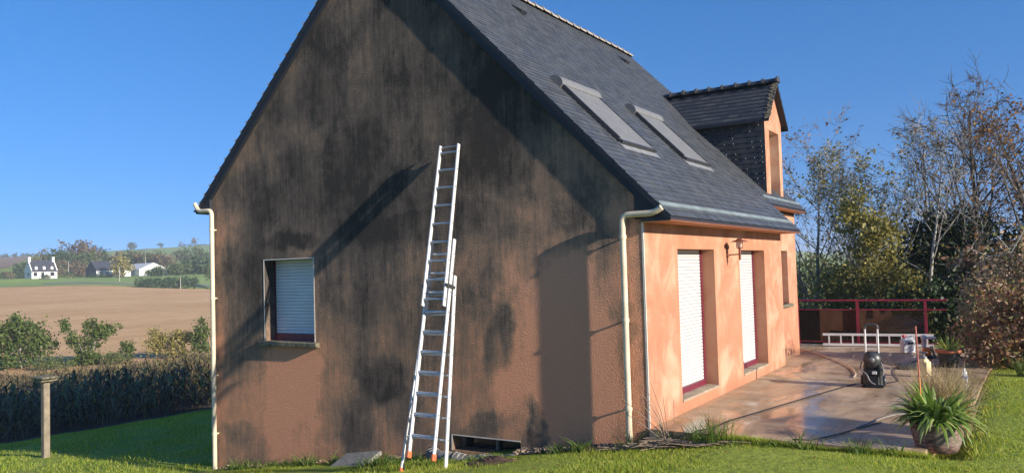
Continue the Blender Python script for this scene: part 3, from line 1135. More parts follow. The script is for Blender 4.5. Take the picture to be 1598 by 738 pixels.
sub(sh.build('lamp_shade', M['copper'], house), lo)
cg = MB()
for k in range(4):
    a = k * math.pi / 2 + .5
    cg.tube([(.22 + .045 * math.cos(a), LY + .045 * math.sin(a), 2.31), (.22 + .055 * math.cos(a), LY + .055 * math.sin(a), 2.43)], .005, 6)
cg.lathe([(.0, 2.31), (.05, 2.312), (.05, 2.325), (0, 2.33)], (.22, LY, 0), 12)
sub(cg.build('cage', M['copper'], house), lo)
gl = NT('lamp_glass')
gl.pbsdf((.85, .78, .72), .25, .5, Transmission_Weight=.6)
gg = MB()
gg.lathe([(.036, 2.33), (.044, 2.36), (.044, 2.42)], (.22, LY, 0), 14)
sub(gg.build('lamp_glass', gl.m, house), lo)

# ================================================================== LEANING LADDER
lad = thing('ladder', 'tall three section aluminium ladder leaning against the stained gable wall', 'ladder', (-2.64, -1.42, -.47), world=True)
LX = -2.99
TOPW = Vector((LX, -.05, 3.93))
FOOT = Vector((-2.635, -1.40, -.33))
UP = (TOPW - FOOT).normalized()
LN = (TOPW - FOOT).length
XV = Vector((1, 0, 0))
NV = XV.cross(UP).normalized()               # normal of the ladder plane, towards the viewer side
if NV.y > 0:
    NV = -NV


def ladder_section(s0, s1, hw0, hw1, off, pitch=.28, first=.16, name='ladder_section', foot=None, bot=False):
    """s0..s1 along the ladder, half widths at both ends, off = offset along its normal"""
    o0 = FOOT + NV * off
    m = MB()
    c = o0 + UP * ((s0 + s1) / 2)
    root = None
    stiles = []
    for sd_ in (-1, 1):
        a = o0 + UP * s0 + XV * (sd_ * hw0)
        b_ = o0 + UP * s1 + XV * (sd_ * hw1)
        d = (b_ - a).normalized()
        mm = MB()
        mm.bbox((a + b_) / 2, (.024, .056, (b_ - a).length), .004, (XV, NV, d))
        # rung ends showing as dark rivets on the stile
        k = s0 + first
        while k < s1 - .03:
            q = (k - s0) / (s1 - s0)
            hw = hw0 + (hw1 - hw0) * q
            pc_ = o0 + UP * k + XV * (sd_ * (hw + .014))
            mm.tube([pc_ - XV * .002 * sd_, pc_ + XV * .002 * sd_], .010, 8, 1)
            k += pitch
        stiles.append(mm)
    first_m = MB()
    so = None
    # the section itself: its two stiles and rungs as sub-parts; one cross tie carries the section
    tie = MB()
    q0 = o0 + UP * (s1 - .03)
    tie.tube([q0 - XV * hw1, q0 + XV * hw1], .011, 8)
    so = tie.build(name, M['alu_dull'], lad)
    for mm in stiles:
        sub(mm.build('stile', [M['alu'], M['dgrey_pl']], lad), so)
    k = s0 + first
    while k < s1 - .05:
        q = (k - s0) / (s1 - s0)
        hw = hw0 + (hw1 - hw0) * q
        rg = MB()
        p_ = o0 + UP * k
        rg.bbox(p_, (.030, .030, 2 * hw - .026), .006, (UP, NV, XV))
        sub(rg.build('rung', M['alu_dull'], lad), so)
        k += pitch
    if foot:
        for sd_ in (-1, 1):
            if foot == 'left' and sd_ > 0:
                continue
            a = o0 + UP * s0 + XV * (sd_ * hw0)
            f_ = MB()
            f_.bbox(a - UP * .035, (.036, .078, .09), .008, (XV, NV, UP))
            sub(f_.build('foot', M['orange_pl'], lad), so)
    return so


BOTZ = .15
ladder_section(2.02, LN, .185, .165, .03, first=.10)                        # top section, outermost
ladder_section(.06, 3.02, .205, .200, -.045, first=.22, foot='both')         # middle
ladder_section(-.16, 2.50, .36, .215, -.12, first=.42, foot='left')          # base, splayed towards the ground
for sd_ in (-1, 1):
    hk = MB()
    p_ = FOOT + UP * 2.32 + XV * (sd_ * .225)
    hk.bbox(p_ - NV * .04, (.03, .17, .05), .006, (XV, NV, UP))
    hk.tube([p_ + NV * .03, p_ + NV * .09], .016, 8)
    hk.build('guide_hook', M['dgrey_pl'], lad)
st = MB()
pl = FOOT + XV * -.22
st.tube([pl + UP * .75 - NV * .02, pl + UP * .5 + XV * -.035, pl + UP * .2 + XV * -.03, pl + UP * .1 + XV * .0], .007, 6)
st.build('strap', M['black_pl'], lad)

# ================================================================== RAILING
YR = 11.42
rail = thing('railing', 'plum red metal railing with smoked panels along the back of the terrace', 'railing', (.9, YR, 0), world=True)
for x in (-.72, .68, 2.16):
    p_ = MB()
    p_.bx(x - .028, x + .028, YR - .028, YR + .028, .0, 1.06)
    p_.bx(x - .06, x + .06, YR - .06, YR + .06, .001, .012)
    p_.build('post', M['rail_red'], rail)
t_ = MB()
t_.tube([(-.9, YR, 1.08), (2.62, YR, 1.08)], .024, 10)
t_.build('top_rail', M['rail_red'], rail)
for zc in (.86, .07):
    t_ = MB()
    for a, b_ in ((-.69, .65), (.71, 2.13)):
        t_.bx(a, b_, YR - .014, YR + .014, zc - .014, zc + .014)
    t_.bx(2.19, 2.6, YR - .014, YR + .014, zc - .014, zc + .014)
    t_.build('lower_rail', M['rail_red'], rail)
sg = NT('smoked_glass')
gb = sg.n('BsdfGlossy', {0: (.75, .70, .66, 1), 1: .03})
tr = sg.n('BsdfTransparent', {0: (.30, .235, .20, 1)})
lw_ = sg.n('LayerWeight', {0: .35})
df = sg.n('BsdfDiffuse', {0: (.08, .055, .042, 1)})
ms = sg.n('MixShader', {0: sg.rng(lw_.outputs['Fresnel'], 0, 1, .05, .6), 1: tr, 2: gb})
ms2 = sg.n('MixShader', {0: .22, 1: ms, 2: df})
sg.t.links.new(ms2.outputs[0], sg.out.inputs[0])
for a, b_ in ((-.685, .645), (.715, 2.125)):
    p_ = MB()
    p_.bx(a, b_, YR - .004, YR + .004, .087, .843)
    p_.build('panel', sg.m, rail)

# ladder lying on its edge by the railing
ll = thing('ladder', 'short aluminium ladder lying on its side along the foot of the railing', 'ladder', (1.1, 11.1, 0), world=True)
YA = 11.05
A0, A1 = Vector((-.06, YA - .05, .0)), Vector((2.32, YA + .22, .0))
dl = (A1 - A0).normalized()
nl = Vector((-dl.y, dl.x, 0))
for zc, nm in ((.045, 'stile'), (.285, 'stile')):
    m = MB()
    m.box((A0 + A1) / 2 + Vector((0, 0, zc)), ((A1 - A0).length, .03, .055), (dl, nl, Vector((0, 0, 1))))
    m.build('stile', M['alu'], ll)
for k in range(9):
    m = MB()
    p_ = A0 + dl * (.14 + k * .265)
    m.box(p_ + Vector((0, 0, .165)), (.032, .026, .186), (dl, nl, Vector((0, 0, 1))))
    m.build('rung', M['alu'], ll)

# ================================================================== PRESSURE WASHER
pw = thing('pressure_washer', 'black pressure washer on wheels with tall silver trolley handle', 'pressure washer', (1.97, 4.62, .0), R(6))
m = MB()
m.bbox((0, .02, .16), (.30, .26, .30), .035)
m.bbox((0, .0, .03), (.345, .30, .05), .015)
m.bbox((.0, -.115, .12), (.20, .05, .17), .02)
body = m.build('body', M['black_pl'], pw)
m = MB()
m.bbox((0, .03, .335), (.27, .22, .10), .03)
m.bbox((0, .04, .47), (.25, .16, .20), .05)
m.build('motor_housing', M['black_pl'], pw)
m = MB()
m.lathe([(0, 0), (.125, 0), (.135, .015), (.135, .03), (.11, .045), (.10, .10), (.12, .12), (.12, .13), (0, .13)], (0, -.03, .45), 22, axis=(0, -1, 0))
reel = m.build('hose_reel', M['dgrey_pl'], pw)
m = MB()
pts = []
for k in range(60):
    a = k * .52
    pts.append((.112 * math.cos(a) * (1 - .002 * k), -.085 - .0009 * k, .45 + .112 * math.sin(a)))
m.tube(pts, .010, 6)
sub(m.build('hose', M['hose_black'], pw), reel)
m = MB()
m.lathe([(0, 0), (.04, 0), (.045, .01), (.02, .02), (0, .022)], (0, -.16, .45), 14, axis=(0, -1, 0))
sub(m.build('crank', M['grey_pl'], pw), reel)
for sx in (-1, 1):
    m = MB()
    m.lathe([(0, -.025), (.06, -.025), (.085, -.02), (.09, 0), (.085, .02), (.06, .025), (0, .025)], (sx * .165, .09, .09), 18, axis=(1, 0, 0))
    m.build('wheel', M['dgrey_pl'], pw)
m = MB()
for sx in (-1, 1):
    m.tube([(sx * .095, .10, .42), (sx * .095, .11, .94)], .014, 8)
m.tube([(-.095, .10, .60), (.095, .10, .60)], .008, 6)
hd = m.build('handle', M['alu'], pw)
m = MB()
m.tube(bend([(-.095, .11, .93), (-.092, .11, 1.0), (.092, .11, 1.0), (.095, .11, .93)], .04), .02, 8)
sub(m.build('grip', M['dgrey_pl'], pw), hd)
m = MB()
m.tube(bend([(-.15, -.09, .42), (-.19, -.12, .30), (-.08, -.17, .22), (-.04, -.17, .10), (.04, -.17, .06)], .05), .012, 6)
m.tube(bend([(.13, -.08, .40), (.17, -.12, .30), (.15, -.15, .2)], .04), .012, 6)
m.build('pressure_hose', M['grey_pl'], pw)
m = MB()
m.bbox((.03, -.145, .245), (.07, .02, .05), .006)
m.build('switch_plate', M['lite_pl'], pw)

# ================================================================== JERRYCAN
jc = thing('jerrycan', 'pale grey plastic jerrycan with red cap standing in front of the railing', 'jerrycan', (1.93, 9.78, 0), R(22))
m = MB()
m.bbox((0, 0, .165), (.27, .22, .33), .04)
m.bbox((.02, 0, .345), (.20, .14, .05), .02)
m.build('body', M['lite_pl'], jc)
m = MB()
m.lathe([(.035, .36), (.036, .405), (.03, .41), (0, .41)], (-.07, 0, 0), 14)
m.build('cap', M['red_pl'], jc)
m = MB()
m.tube(bend([(.0, 0, .35), (.0, 0, .395), (.10, 0, .395), (.10, 0, .34)], .03), .014, 8)
m.build('handle', M['lite_pl'], jc)
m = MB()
m.bbox((.04, -.112, .24), (.12, .01, .05), .004)  # dark plate paints the shade inside a grip hollow
m.build('grip_shade', M['dgrey_pl'], jc)

# ================================================================== YELLOW SPRAYER
sp = thing('sprayer', 'cream yellow garden sprayer tank with grey pump head and hose', 'sprayer', (2.58, 6.12, 0), R(-12))
m = MB()
m.bbox((0, 0, .145), (.20, .17, .28), .03)
m.lathe([(.085, .27), (.075, .30), (.05, .32), (0, .32)], (0, 0, 0), 16)
m.build('tank', M['yellow_pl'], sp)
m = MB()
m.lathe([(.055, .30), (.06, .34), (.04, .36), (.02, .37), (.02, .42), (0, .42)], (0, 0, 0), 14)
m.bbox((0, 0, .425), (.14, .03, .025), .008)
m.build('pump', M['grey_pl'], sp)
m = MB()
m.tube(bend([(.03, -.07, .33), (.02, -.12, .30), (.06, -.12, .12), (.12, -.12, .02), (.22, -.2, .012)], .06), .009, 6)
m.build('hose', M['greypot'], sp)

# ================================================================== ORANGE TOOL
ot = thing('garden_tool', 'orange and black motor garden tool standing behind the yellow sprayer', 'garden tool', (2.36, 9.1, 0), R(10))
m = MB()
m.bbox((0, 0, .13), (.16, .16, .16), .03)
m.build('motor_housing', M['orange_body'], ot)
m = MB()
m.bbox((.02, 0, .025), (.2, .2, .05), .01)
m.tube([(.06, -.09, .25), (.14, -.16, .0)], .012, 6)
m.tube([(.10, .02, .25), (.16, -.05, .0)], .012, 6)
m.build('stand', M['black_pl'], ot)
m = MB()
m.lathe([(.04, .21), (.045, .25), (.04, .38), (.055, .39), (.055, .45), (.03, .47), (0, .47)], (-.05, 0, 0), 12)
m.bbox((.09, 0, .415), (.20, .05, .05), .01)
m.build('canister', M['lite_pl'], ot)

# ================================================================== DARK TRAY ON THE TERRACE
m = MB()
m.bbox((2.21, 7.16, .045), (.36, .34, .085), .012, (Vector((.97, .24, 0)), Vector((-.24, .97, 0)), Vector((0, 0, 1))))
m.bbox((2.21, 7.16, .090), (.30, .28, .008), .003, (Vector((.97, .24, 0)), Vector((-.24, .97, 0)), Vector((0, 0, 1))))
tag(m.build('plastic_tray', M['dgrey_pl']), 'low black plastic tray lying on the wet terrace left of the sprayer', 'tray')

# ================================================================== WATER BOTTLE
wb = thing('water_bottle', 'clear plastic water bottle with blue label standing at the terrace edge', 'bottle', (3.27, 4.78, 0))
pm = NT('clear_plastic')
pbn = pm.pbsdf((.92, .95, .97), .08, .5, Transmission_Weight=.45)
pbn.inputs['IOR'].default_value = 1.2
m = MB()
prof = [(0, .0), (.040, .0), (.044, .01)]
for k in range(9):
    prof += [(.045, .02 + k * .022), (.042, .03 + k * .022)]
prof += [(.045, .235), (.043, .255), (.028, .29), (.014, .305), (.014, .315)]
m.lathe(prof, (0, 0, 0), 20)
m.build('body', pm.m, wb)
m = MB()
m.lathe([(.016, .312), (.016, .335), (0, .337)], (0, 0, 0), 14)
m.build('cap', M['lite_pl'], wb)
m = MB()
m.lathe([(.0462, .17), (.0462, .215)], (0, 0, 0), 20)
m.build('paper_label', simple('blue_label', (.12, .2, .5), .4), wb)

# ================================================================== HOSES


def hose(name, label, cat, pts, r_, mat, sub_=6):
    P_ = [Vector(p) for p in pts]
    out = []
    for i in range(len(P_) - 1):
        p0, p1, p2, p3 = P_[max(i - 1, 0)], P_[i], P_[i + 1], P_[min(i + 2, len(P_) - 1)]
        for k in range(sub_):
            t_ = k / sub_
            out.append(.5 * ((2 * p1) + (p2 - p0) * t_ + (2 * p0 - 5 * p1 + 4 * p2 - p3) * t_ ** 2 + (3 * p1 - p0 - 3 * p2 + p3) * t_ ** 3))
    out.append(P_[-1])
    m_ = MB()
    m_.tube(out, r_, 8)
    return tag(m_.build(name, mat), label, cat)


hose('garden_hose', 'dusty pinkish garden hose curving from the house corner across the terrace', 'hose',
     [(-.38, 10.1, .02), (-.1, 9.6, .02), (.45, 8.6, .02), (.95, 7.6, .02), (1.28, 6.8, .02), (1.48, 6.0, .02), (1.52, 5.55, .02)], .012, M['hose_pink'])
hose('power_cable', 'thin black cable running from the washer towards the grass in front', 'cable',
     [(1.88, 4.62, .05), (1.7, 4.9, .012), (1.45, 3.9, .012), (1.15, 2.6, .012), (.93, 1.6, .012), (.76, .85, .012), (.72, .35, .012), (.6, .0, .012), (.55, -.2, -.05)], .009, M['hose_black'])
hose('pressure_hose', 'black hose lying in the wet shadow near the potted agapanthus', 'hose',
     [(1.75, .05, .012), (1.95, .12, .012), (2.12, .45, .012), (2.25, .80, .012), (2.36, 1.15, .012), (2.5, 1.5, .012)], .008, M['hose_black'])
hose('water_hose', 'pale grey hose looping out from under the agapanthus leaves', 'hose',
     [(2.3, 1.0, .02), (2.42, 1.5, .02), (2.55, 1.95, .02), (2.72, 2.2, .02), (2.92, 2.0, .02), (3.05, 1.2, .02)], .010, M['hose_lite'])
hose('extension_cable', 'thin dark cable trailing behind the washer to the black tray', 'cable',
     [(2.1, 4.75, .05), (2.25, 5.4, .012), (2.1, 6.2, .012), (2.0, 7.2, .012), (2.2, 8.2, .012), (2.3, 9.0, .012)], .008, M['hose_black'])


# ================================================================== FOLIAGE HELPERS
def leaf_quads(centers, size, asp=.6, up=0., seed=0, fold=True):
    """n leaf blades, random orientation; returns verts, faces (each leaf its own island)"""
    r_ = np.random.default_rng(seed)
    n_ = len(centers)
    d = r_.normal(size=(n_, 3))
    d[:, 2] = d[:, 2] * (1 - abs(up)) + up
    d /= np.linalg.norm(d, axis=1)[:, None]
    e_ = r_.normal(size=(n_, 3))
    s_ = np.cross(d, e_)
    s_ /= np.linalg.norm(s_, axis=1)[:, None]
    sz = (size if np.ndim(size) else np.full(n_, size)) * r_.uniform(.6, 1.35, n_)
    L_ = d * sz[:, None]
    W_ = s_ * (sz * asp * .5)[:, None]
    nn_ = np.cross(d, s_) * (sz * .12)[:, None]
    c = np.asarray(centers)
    v = np.stack([c - L_ * .5, c - W_ + nn_ * r_.uniform(-1, 1, n_)[:, None], c + L_ * .5, c + W_ + nn_], 1).reshape(-1, 3)
    f = np.arange(n_ * 4).reshape(n_, 4)
    return v, f


def blob_points(blobs, n_, seed, shell=.55, clump=0., nclump=0):
    """points in a set of ellipsoids (cx,cy,cz,rx,ry,rz); gathered in clumps for an uneven outline"""
    r_ = np.random.default_rng(seed)
    bl = np.array(blobs, float)
    vol = (bl[:, 3] * bl[:, 4] * bl[:, 5]) ** (2 / 3)
    k = r_.choice(len(bl), n_ if not nclump else nclump, p=vol / vol.sum())
    m_ = len(k)
    d = r_.normal(size=(m_, 3))
    d /= np.linalg.norm(d, axis=1)[:, None]
    rad = r_.uniform(shell, 1.05, m_) ** .8
    pts = bl[k, :3] + d * rad[:, None] * bl[k, 3:]
    if nclump:
        q = r_.integers(0, m_, n_)
        pts = pts[q] + r_.normal(size=(n_, 3)) * clump * r_.uniform(.5, 1.3, n_)[:, None]
    return pts


def wander(p, d, length, n_, wob, trop, r_):
    """a wandering branch path"""
    out = [np.array(p, float)]
    d = np.array(d, float)
    for _ in range(n_):
        d = d + r_.normal(size=3) * wob + np.array([0, 0, trop])
        d /= np.linalg.norm(d)
        out.append(out[-1] + d * length / n_)
    return out


def tubes_np(paths, sides=5):
    """many tapered branches into one vertex / face array"""
    V, Fq = [], []
    base = 0
    ang = np.arange(sides) * 2 * np.pi / sides
    ca, sa = np.cos(ang), np.sin(ang)
    for path, r0, r1 in paths:
        p = np.array(path)
        n_ = len(p)
        d = np.gradient(p, axis=0)
        d /= np.linalg.norm(d, axis=1)[:, None] + 1e-9
        a = np.array([.31, .95, .05]) if abs(d[0, 2]) > .5 else np.array([.05, .1, 1.])
        u = np.cross(d, a)
        u /= np.linalg.norm(u, axis=1)[:, None] + 1e-9
        q = np.cross(d, u)
        rad = np.linspace(r0, r1, n_)[:, None, None]
        ring = p[:, None, :] + rad * (u[:, None, :] * ca[None, :, None] + q[:, None, :] * sa[None, :, None])
        V.append(ring.reshape(-1, 3))
        i, j = np.meshgrid(np.arange(n_ - 1), np.arange(sides), indexing='ij')
        k = (j + 1) % sides
        Fq.append(np.stack([i * sides + j, i * sides + k, (i + 1) * sides + k, (i + 1) * sides + j], -1).reshape(-1, 4) + base)
        base += n_ * sides
    return np.vstack(V), np.vstack(Fq)


def bare_tree(name, label, cat, base, height, lean=(0, 0), r0=.13, bark='bark', limbs=12, spread=.55, crown_from=.25, twigs=5, fine=4,
              leaves=None, leaf_n=0, leaf_size=.09, leaf_band=(0, 1), seed=1, group=None, droop=0., trunk_wob=.05, fineness=1.):
    """trunk > limbs > branches > twigs, with the leaves still hanging on it"""
    r_ = np.random.default_rng(seed)
    root = thing(name, label, cat, base, group=group)
    tr_path = wander((0, 0, -.3), (lean[0], lean[1], 1), height * .93, 9, trunk_wob, .03, r_)
    thick = [(tr_path, r0, r0 * .12)]
    br, tw, tips = [], [], []
    tp = np.array(tr_path)
    for k in range(limbs):
        f = crown_from + (1 - crown_from) * (k + r_.uniform(0, .8)) / limbs
        f = min(f, .99)
        q = f * (len(tp) - 1)
        i = min(int(q), len(tp) - 2)
        p = tp[i] + (tp[i + 1] - tp[i]) * (q - i)
        az = k * 2.4 + r_.uniform(-.6, .6)
        dirn = np.array([math.cos(az) * spread, math.sin(az) * spread, r_.uniform(.45, .95)])
        dirn /= np.linalg.norm(dirn)
        ln = height * (.46 * (1 - f) + .13) * r_.uniform(.8, 1.25)
        rb = r0 * (1 - f * .8) * .45
        lp = wander(p, dirn, ln, 6, .12, .05 - droop, r_)
        thick.append((lp, rb, rb * .25))
        lp = np.array(lp)
        for j in range(twigs):
            g_ = r_.uniform(.25, 1.)
            qq = g_ * (len(lp) - 1)
            a = min(int(qq), len(lp) - 2)
            p2 = lp[a] + (lp[a + 1] - lp[a]) * (qq - a)
            d2 = (lp[a + 1] - lp[a])
            d2 = d2 / np.linalg.norm(d2) + r_.normal(size=3) * .55
            l2 = ln * r_.uniform(.25, .5)
            bp = wander(p2, d2, l2, 4, .18, .03 - droop, r_)
            br.append((bp, rb * .34, rb * .12))
            bp = np.array(bp)
            for h_ in range(fine):
                g2 = r_.uniform(.2, 1.)
                a2 = min(int(g2 * 4), 3)
                p3 = bp[a2] + (bp[a2 + 1] - bp[a2]) * (g2 * 4 - a2)
                d3 = bp[a2 + 1] - bp[a2]
                d3 = d3 / np.linalg.norm(d3) + r_.normal(size=3) * .6
                tpth = wander(p3, d3, l2 * r_.uniform(.35, .75), 3, .2, .02 - droop * 1.5, r_)
                tw.append((tpth, .0075 * fineness, .0035 * fineness))
                tips += tpth[1:]
    v, f = tubes_np(thick, 7)
    npmesh('trunk', v, f, M[bark], smooth=True, parent=root)
    v1, f1 = tubes_np(br, 4)
    v2, f2 = tubes_np(tw, 3)
    v = np.vstack([v1, v2])
    f = np.vstack([f1, f2 + len(v1)])
    npmesh('twigs', v, f, M[bark], parent=root)
    if leaves and leaf_n:
        tips = np.array(tips)
        zz_ = tips[:, 2] / height
        wgt = np.exp(-((zz_ - (leaf_band[0] + leaf_band[1]) / 2) / max(.05, (leaf_band[1] - leaf_band[0]) / 2)) ** 4)
        wgt = wgt * r_.uniform(0, 1, len(wgt)) ** 2
        k = r_.choice(len(tips), leaf_n, p=wgt / wgt.sum())
        pts = tips[k] + r_.normal(size=(leaf_n, 3)) * .09
        lv, lf = leaf_quads(pts, leaf_size, .7, -.2, seed + 5)
        npmesh('foliage', lv, lf, M[leaves], parent=root)
    return root


def leafy(name, label, cat, base, blobs, n_, leaf, mat, seed=1, trunk=None, trunk_mat='bark', clump=.18, nclump=0, asp=.65, shell=.5, limbs=6, group=None, shell_up=0.):
    """bush or leafy tree: trunk with limbs, crown of many leaves in clumps"""
    r_ = np.random.default_rng(seed)
    root = thing(name, label, cat, base, group=group)
    pts = blob_points(blobs, n_, seed, shell, clump, nclump)
    v, f = leaf_quads(pts, leaf, asp, shell_up, seed + 3)
    npmesh('foliage', v, f, M[mat], parent=root)
    if trunk:
        paths = []
        tp = wander((0, 0, -.3), (0, 0, 1), trunk[0] + .3, 5, .05, 0, r_)
        paths.append((tp, trunk[1], trunk[1] * .6))
        bl = np.array(blobs)
        for k in range(limbs):
            b_ = bl[k % len(bl)]
            tgt = b_[:3] + r_.normal(size=3) * b_[3:] * .35
            st_ = np.array(tp[-1 - (k % 3)])
            mid = (st_ + tgt) / 2 + r_.normal(size=3) * .06 * np.linalg.norm(tgt - st_)
            paths.append(([st_, mid, tgt], trunk[1] * .5, trunk[1] * .12))
        v, f = tubes_np(paths, 6)
        npmesh('trunk', v, f, M[trunk_mat], smooth=True, parent=root)
    return root


# ================================================================== TREES BEYOND THE TERRACE
GT = 'trees beyond the terrace'


def at(x, y, dz=0.):
    return (x, y, H(x, y) + dz)


bare_tree('birch_tree', 'slender almost bare tree with reddish top leaves rising just beside the house', 'tree', at(-2.35, 20), 9.3, (.02, 0), .10, 'bark', 14, .42, .15, 7, 6, 'lf_autumn', 520, .10, (.55, 1.05), 21, GT)
bare_tree('birch_tree', 'thin twin stemmed grey tree standing second from the house', 'tree', at(-1.3, 22.5), 8.2, (.05, 0), .08, 'bark', 12, .45, .2, 7, 6, 'lf_olive', 350, .09, (.1, .7), 22, GT)
bare_tree('birch_tree', 'leaning pale barked tree with sparse yellow leaves all over', 'tree', at(.05, 19.5), 8.2, (-.12, .0), .10, 'bark_pale', 18, .5, .22, 8, 8, 'lf_olive', 3000, .10, (.35, .95), 23, GT, .02)
bare_tree('birch_tree', 'tall feathery nearly leafless tree behind the dark holly', 'tree', at(1.35, 22), 9.2, (-.05, 0), .11, 'bark', 17, .42, .3, 7, 7, 'lf_olive', 1500, .08, (.5, .95), 24, GT, .01)
bare_tree('birch_tree', 'pale stemmed tree with thin crown between holly and bare oak', 'tree', at(1.75, 18.5), 7.6, (.0, 0), .085, 'bark_pale', 11, .5, .35, 6, 5, 'lf_autumn', 350, .09, (.6, 1.), 25, GT)
bare_tree('oak_tree', 'large bare dark tree with forking trunk and wide open crown', 'tree', at(3.05, 20.5), 9.6, (-.05, 0), .17, 'bark_dark', 17, .55, .28, 8, 7, 'lf_autumn', 500, .11, (.3, 1.), 26, GT, 0., .06, 1.25)
bare_tree('oak_tree', 'right hand oak still holding orange brown leaves at the picture edge', 'tree', at(4.75, 18.6), 8.6, (-.02, 0), .15, 'bark_dark', 17, .5, .2, 8, 6, 'lf_autumn', 1500, .11, (.15, 1.), 27, GT)
leafy('hazel_tree', 'yellow green leafy small tree in front of the pale leaning trunk', 'tree', at(.0, 17.6), [(-.1, 0, 2.6, 1.1, 1, 1.2), (.6, 0, 1.6, 1.3, 1, 1.0), (-1.0, .2, 1.2, .9, .9, .9), (.4, 0, 3.9, .7, .7, .9), (.9, .1, 2.6, .6, .6, .9), (-.9, 0, 2.3, .6, .6, .8), (-.3, 0, 4.7, .55, .5, .7), (1.3, 0, 1.2, .7, .7, .8)], 13000, .11, 'lf_olive', 31, (2.0, .07), 'bark_pale', .20, 300, .75, .2, 10, GT)
leafy('holly_tree', 'dense dark green holly in shade left of the bare oak', 'tree', at(1.85, 20.0), [(0, 0, 2.2, 1.7, 1.3, 2.0), (.6, 0, 3.8, 1.2, 1, 1.4), (-.8, 0, 3.4, 1.0, .9, 1.3), (1.4, .2, 1.8, 1.2, 1, 1.7), (.9, 0, 4.6, .9, .7, .8), (-.3, 0, 4.5, .7, .7, .7)], 20000, .13, 'lf_dark', 32, (3, .12), 'bark_dark', .25, 420, .7, .35, 8, GT)
leafy('laurel_bush', 'olive leaved bush filling the gap between house and leaning tree', 'bush', at(-3.0, 24), [(0, 0, 1.2, 1.6, 1, 1.3), (1.6, 0, 1.5, 1.4, 1, 1.2), (-1.5, 0, 1.6, 1.4, 1, 1.3), (2.8, 0, 1.0, 1.2, 1, 1.1)], 9000, .13, 'lf_far_brown', 39, (.5, .05), 'bark', .25, 260, .7, .3)
leafy('copse_tree', 'dull brown leafy tree far behind the leaning pale tree', 'tree', at(-4.5, 52), [(0, 0, 2.6, 2.6, 2, 2.4), (1.6, 0, 3.6, 2, 2, 1.8), (-1.8, 0, 2.4, 1.8, 2, 2)], 5000, .28, 'lf_far_brown', 110, (2, .15), 'bark', .5, 200, .7, .3, 6)
leafy('copse_tree', 'olive leafy tree farther off just right of the house corner', 'tree', at(-8.6, 50), [(0, 0, 2.8, 2.4, 2, 2.6), (1.8, 0, 2.6, 2, 2, 2.0), (-1.8, 0, 3.2, 1.8, 2, 2)], 5000, .28, 'lf_far', 111, (2, .15), 'bark', .5, 200, .7, .3, 6)
leafy('copse_tree', 'low tawny tree far behind between two thin birches', 'tree', at(-6.6, 56), [(0, 0, 1.8, 2.8, 2, 1.8), (2.2, 0, 1.8, 2, 2, 1.6), (-2.2, 0, 2.2, 2, 2, 1.8)], 4500, .28, 'lf_far_yellow', 112, (1.5, .15), 'bark', .5, 200, .7, .3, 6)
leafy('laurel_bush', 'dark evergreen bush behind the railing under the first thin trees', 'bush', at(-1.9, 16.8), [(0, 0, 1.0, 1.1, .9, 1.1), (.9, .1, .8, .9, .8, .9), (-.9, 0, 1.3, .8, .8, 1.0), (1.5, .2, .8, .6, .6, .7)], 7000, .11, 'lf_green', 33, (.5, .05), 'bark', .2, 220, .7, .3)
leafy('laurel_bush', 'shaded dark evergreen bush behind the smoked railing panels', 'bush', at(1.6, 15.6), [(0, 0, .9, 1.2, .8, 1.0), (1.2, .1, 1.2, 1.0, .8, 1.2), (-1.0, 0, .7, .8, .7, .8)], 7000, .11, 'lf_dark', 34, (.5, .05), 'bark_dark', .2, 220, .7, .3)
leafy('maple_tree', 'russet leaved small tree between the bare oak and picture edge', 'tree', at(3.9, 16.2), [(0, 0, 2.3, 1.0, 1.0, .7), (.9, 0, 2.9, .9, 1, .7), (-.9, 0, 2.6, .6, .8, .35), (1.4, 0, 1.9, 1, 1, .8)], 3600, .13, 'lf_rust', 35, (2.0, .10), 'bark_dark', .25, 300, .65, .2, 9)
leafy('evergreen_tree', 'dark bluish evergreen behind the russet tree at the picture edge', 'tree', at(4.5, 20.5), [(0, 0, 2.6, 1.8, 1.4, 2.2), (.6, 0, 4.6, 1.3, 1.2, 1.4), (-.9, 0, 3.6, 1.2, .9, .6), (-1.2, 0, 1.6, 1.2, 1, 1.2)], 14000, .15, 'lf_dark', 36, (4, .12), 'bark_dark', .3, 320, .6, .35)
leafy('flowering_shrub', 'large russet and faded pink shrub at the right end of the terrace', 'shrub', at(4.3, 8.45, -.18),
      [(0, 0, .75, 1.0, .9, .75), (-.5, .4, .9, .75, .6, .7), (.45, .2, 1.0, .8, .8, .7), (-.2, -.5, .5, .8, .6, .5), (.9, -.3, .7, .7, .7, .7), (-.9, .5, .5, .55, .6, .5), (-.45, .4, 1.05, .75, .6, .6), (.3, .3, 1.25, .8, .6, .5)],
      15000, .085, 'lf_rust', 37, (.35, .06), 'bark', .17, 330, .5, .2, 14)
shrub2 = leafy('flowering_shrub', 'smaller shrub of faded pinkish flower heads behind the terracotta planter', 'shrub', at(3.75, 12.7), [(0, 0, 1.2, .8, .6, 1.0), (.8, .1, 1.7, .8, .6, .9), (-.6, 0, .9, .5, .5, .7), (1.5, 0, 1.4, .8, .6, 1.0)], 9500, .085, 'lf_pink', 38, (.4, .05), 'bark', .12, 240, .5, .3, 12)
# a dead pale branch caught in the maple
m = MB()
m.tube([(2.9, 15.4, 2.3), (3.4, 15.3, 2.05), (3.9, 15.2, 2.15), (4.2, 15.2, 2.7)], [.012, .02, .02, .01], 6)
m.tube([(3.4, 15.3, 2.05), (3.0, 15.3, 1.8)], [.015, .008], 6)
m.tube([(3.9, 15.2, 2.15), (3.6, 15.2, 2.6)], [.012, .006], 6)
tag(m.build('dead_branch', M['bark_pale']), 'pale dead forked branch caught in front of the russet tree', 'branch')

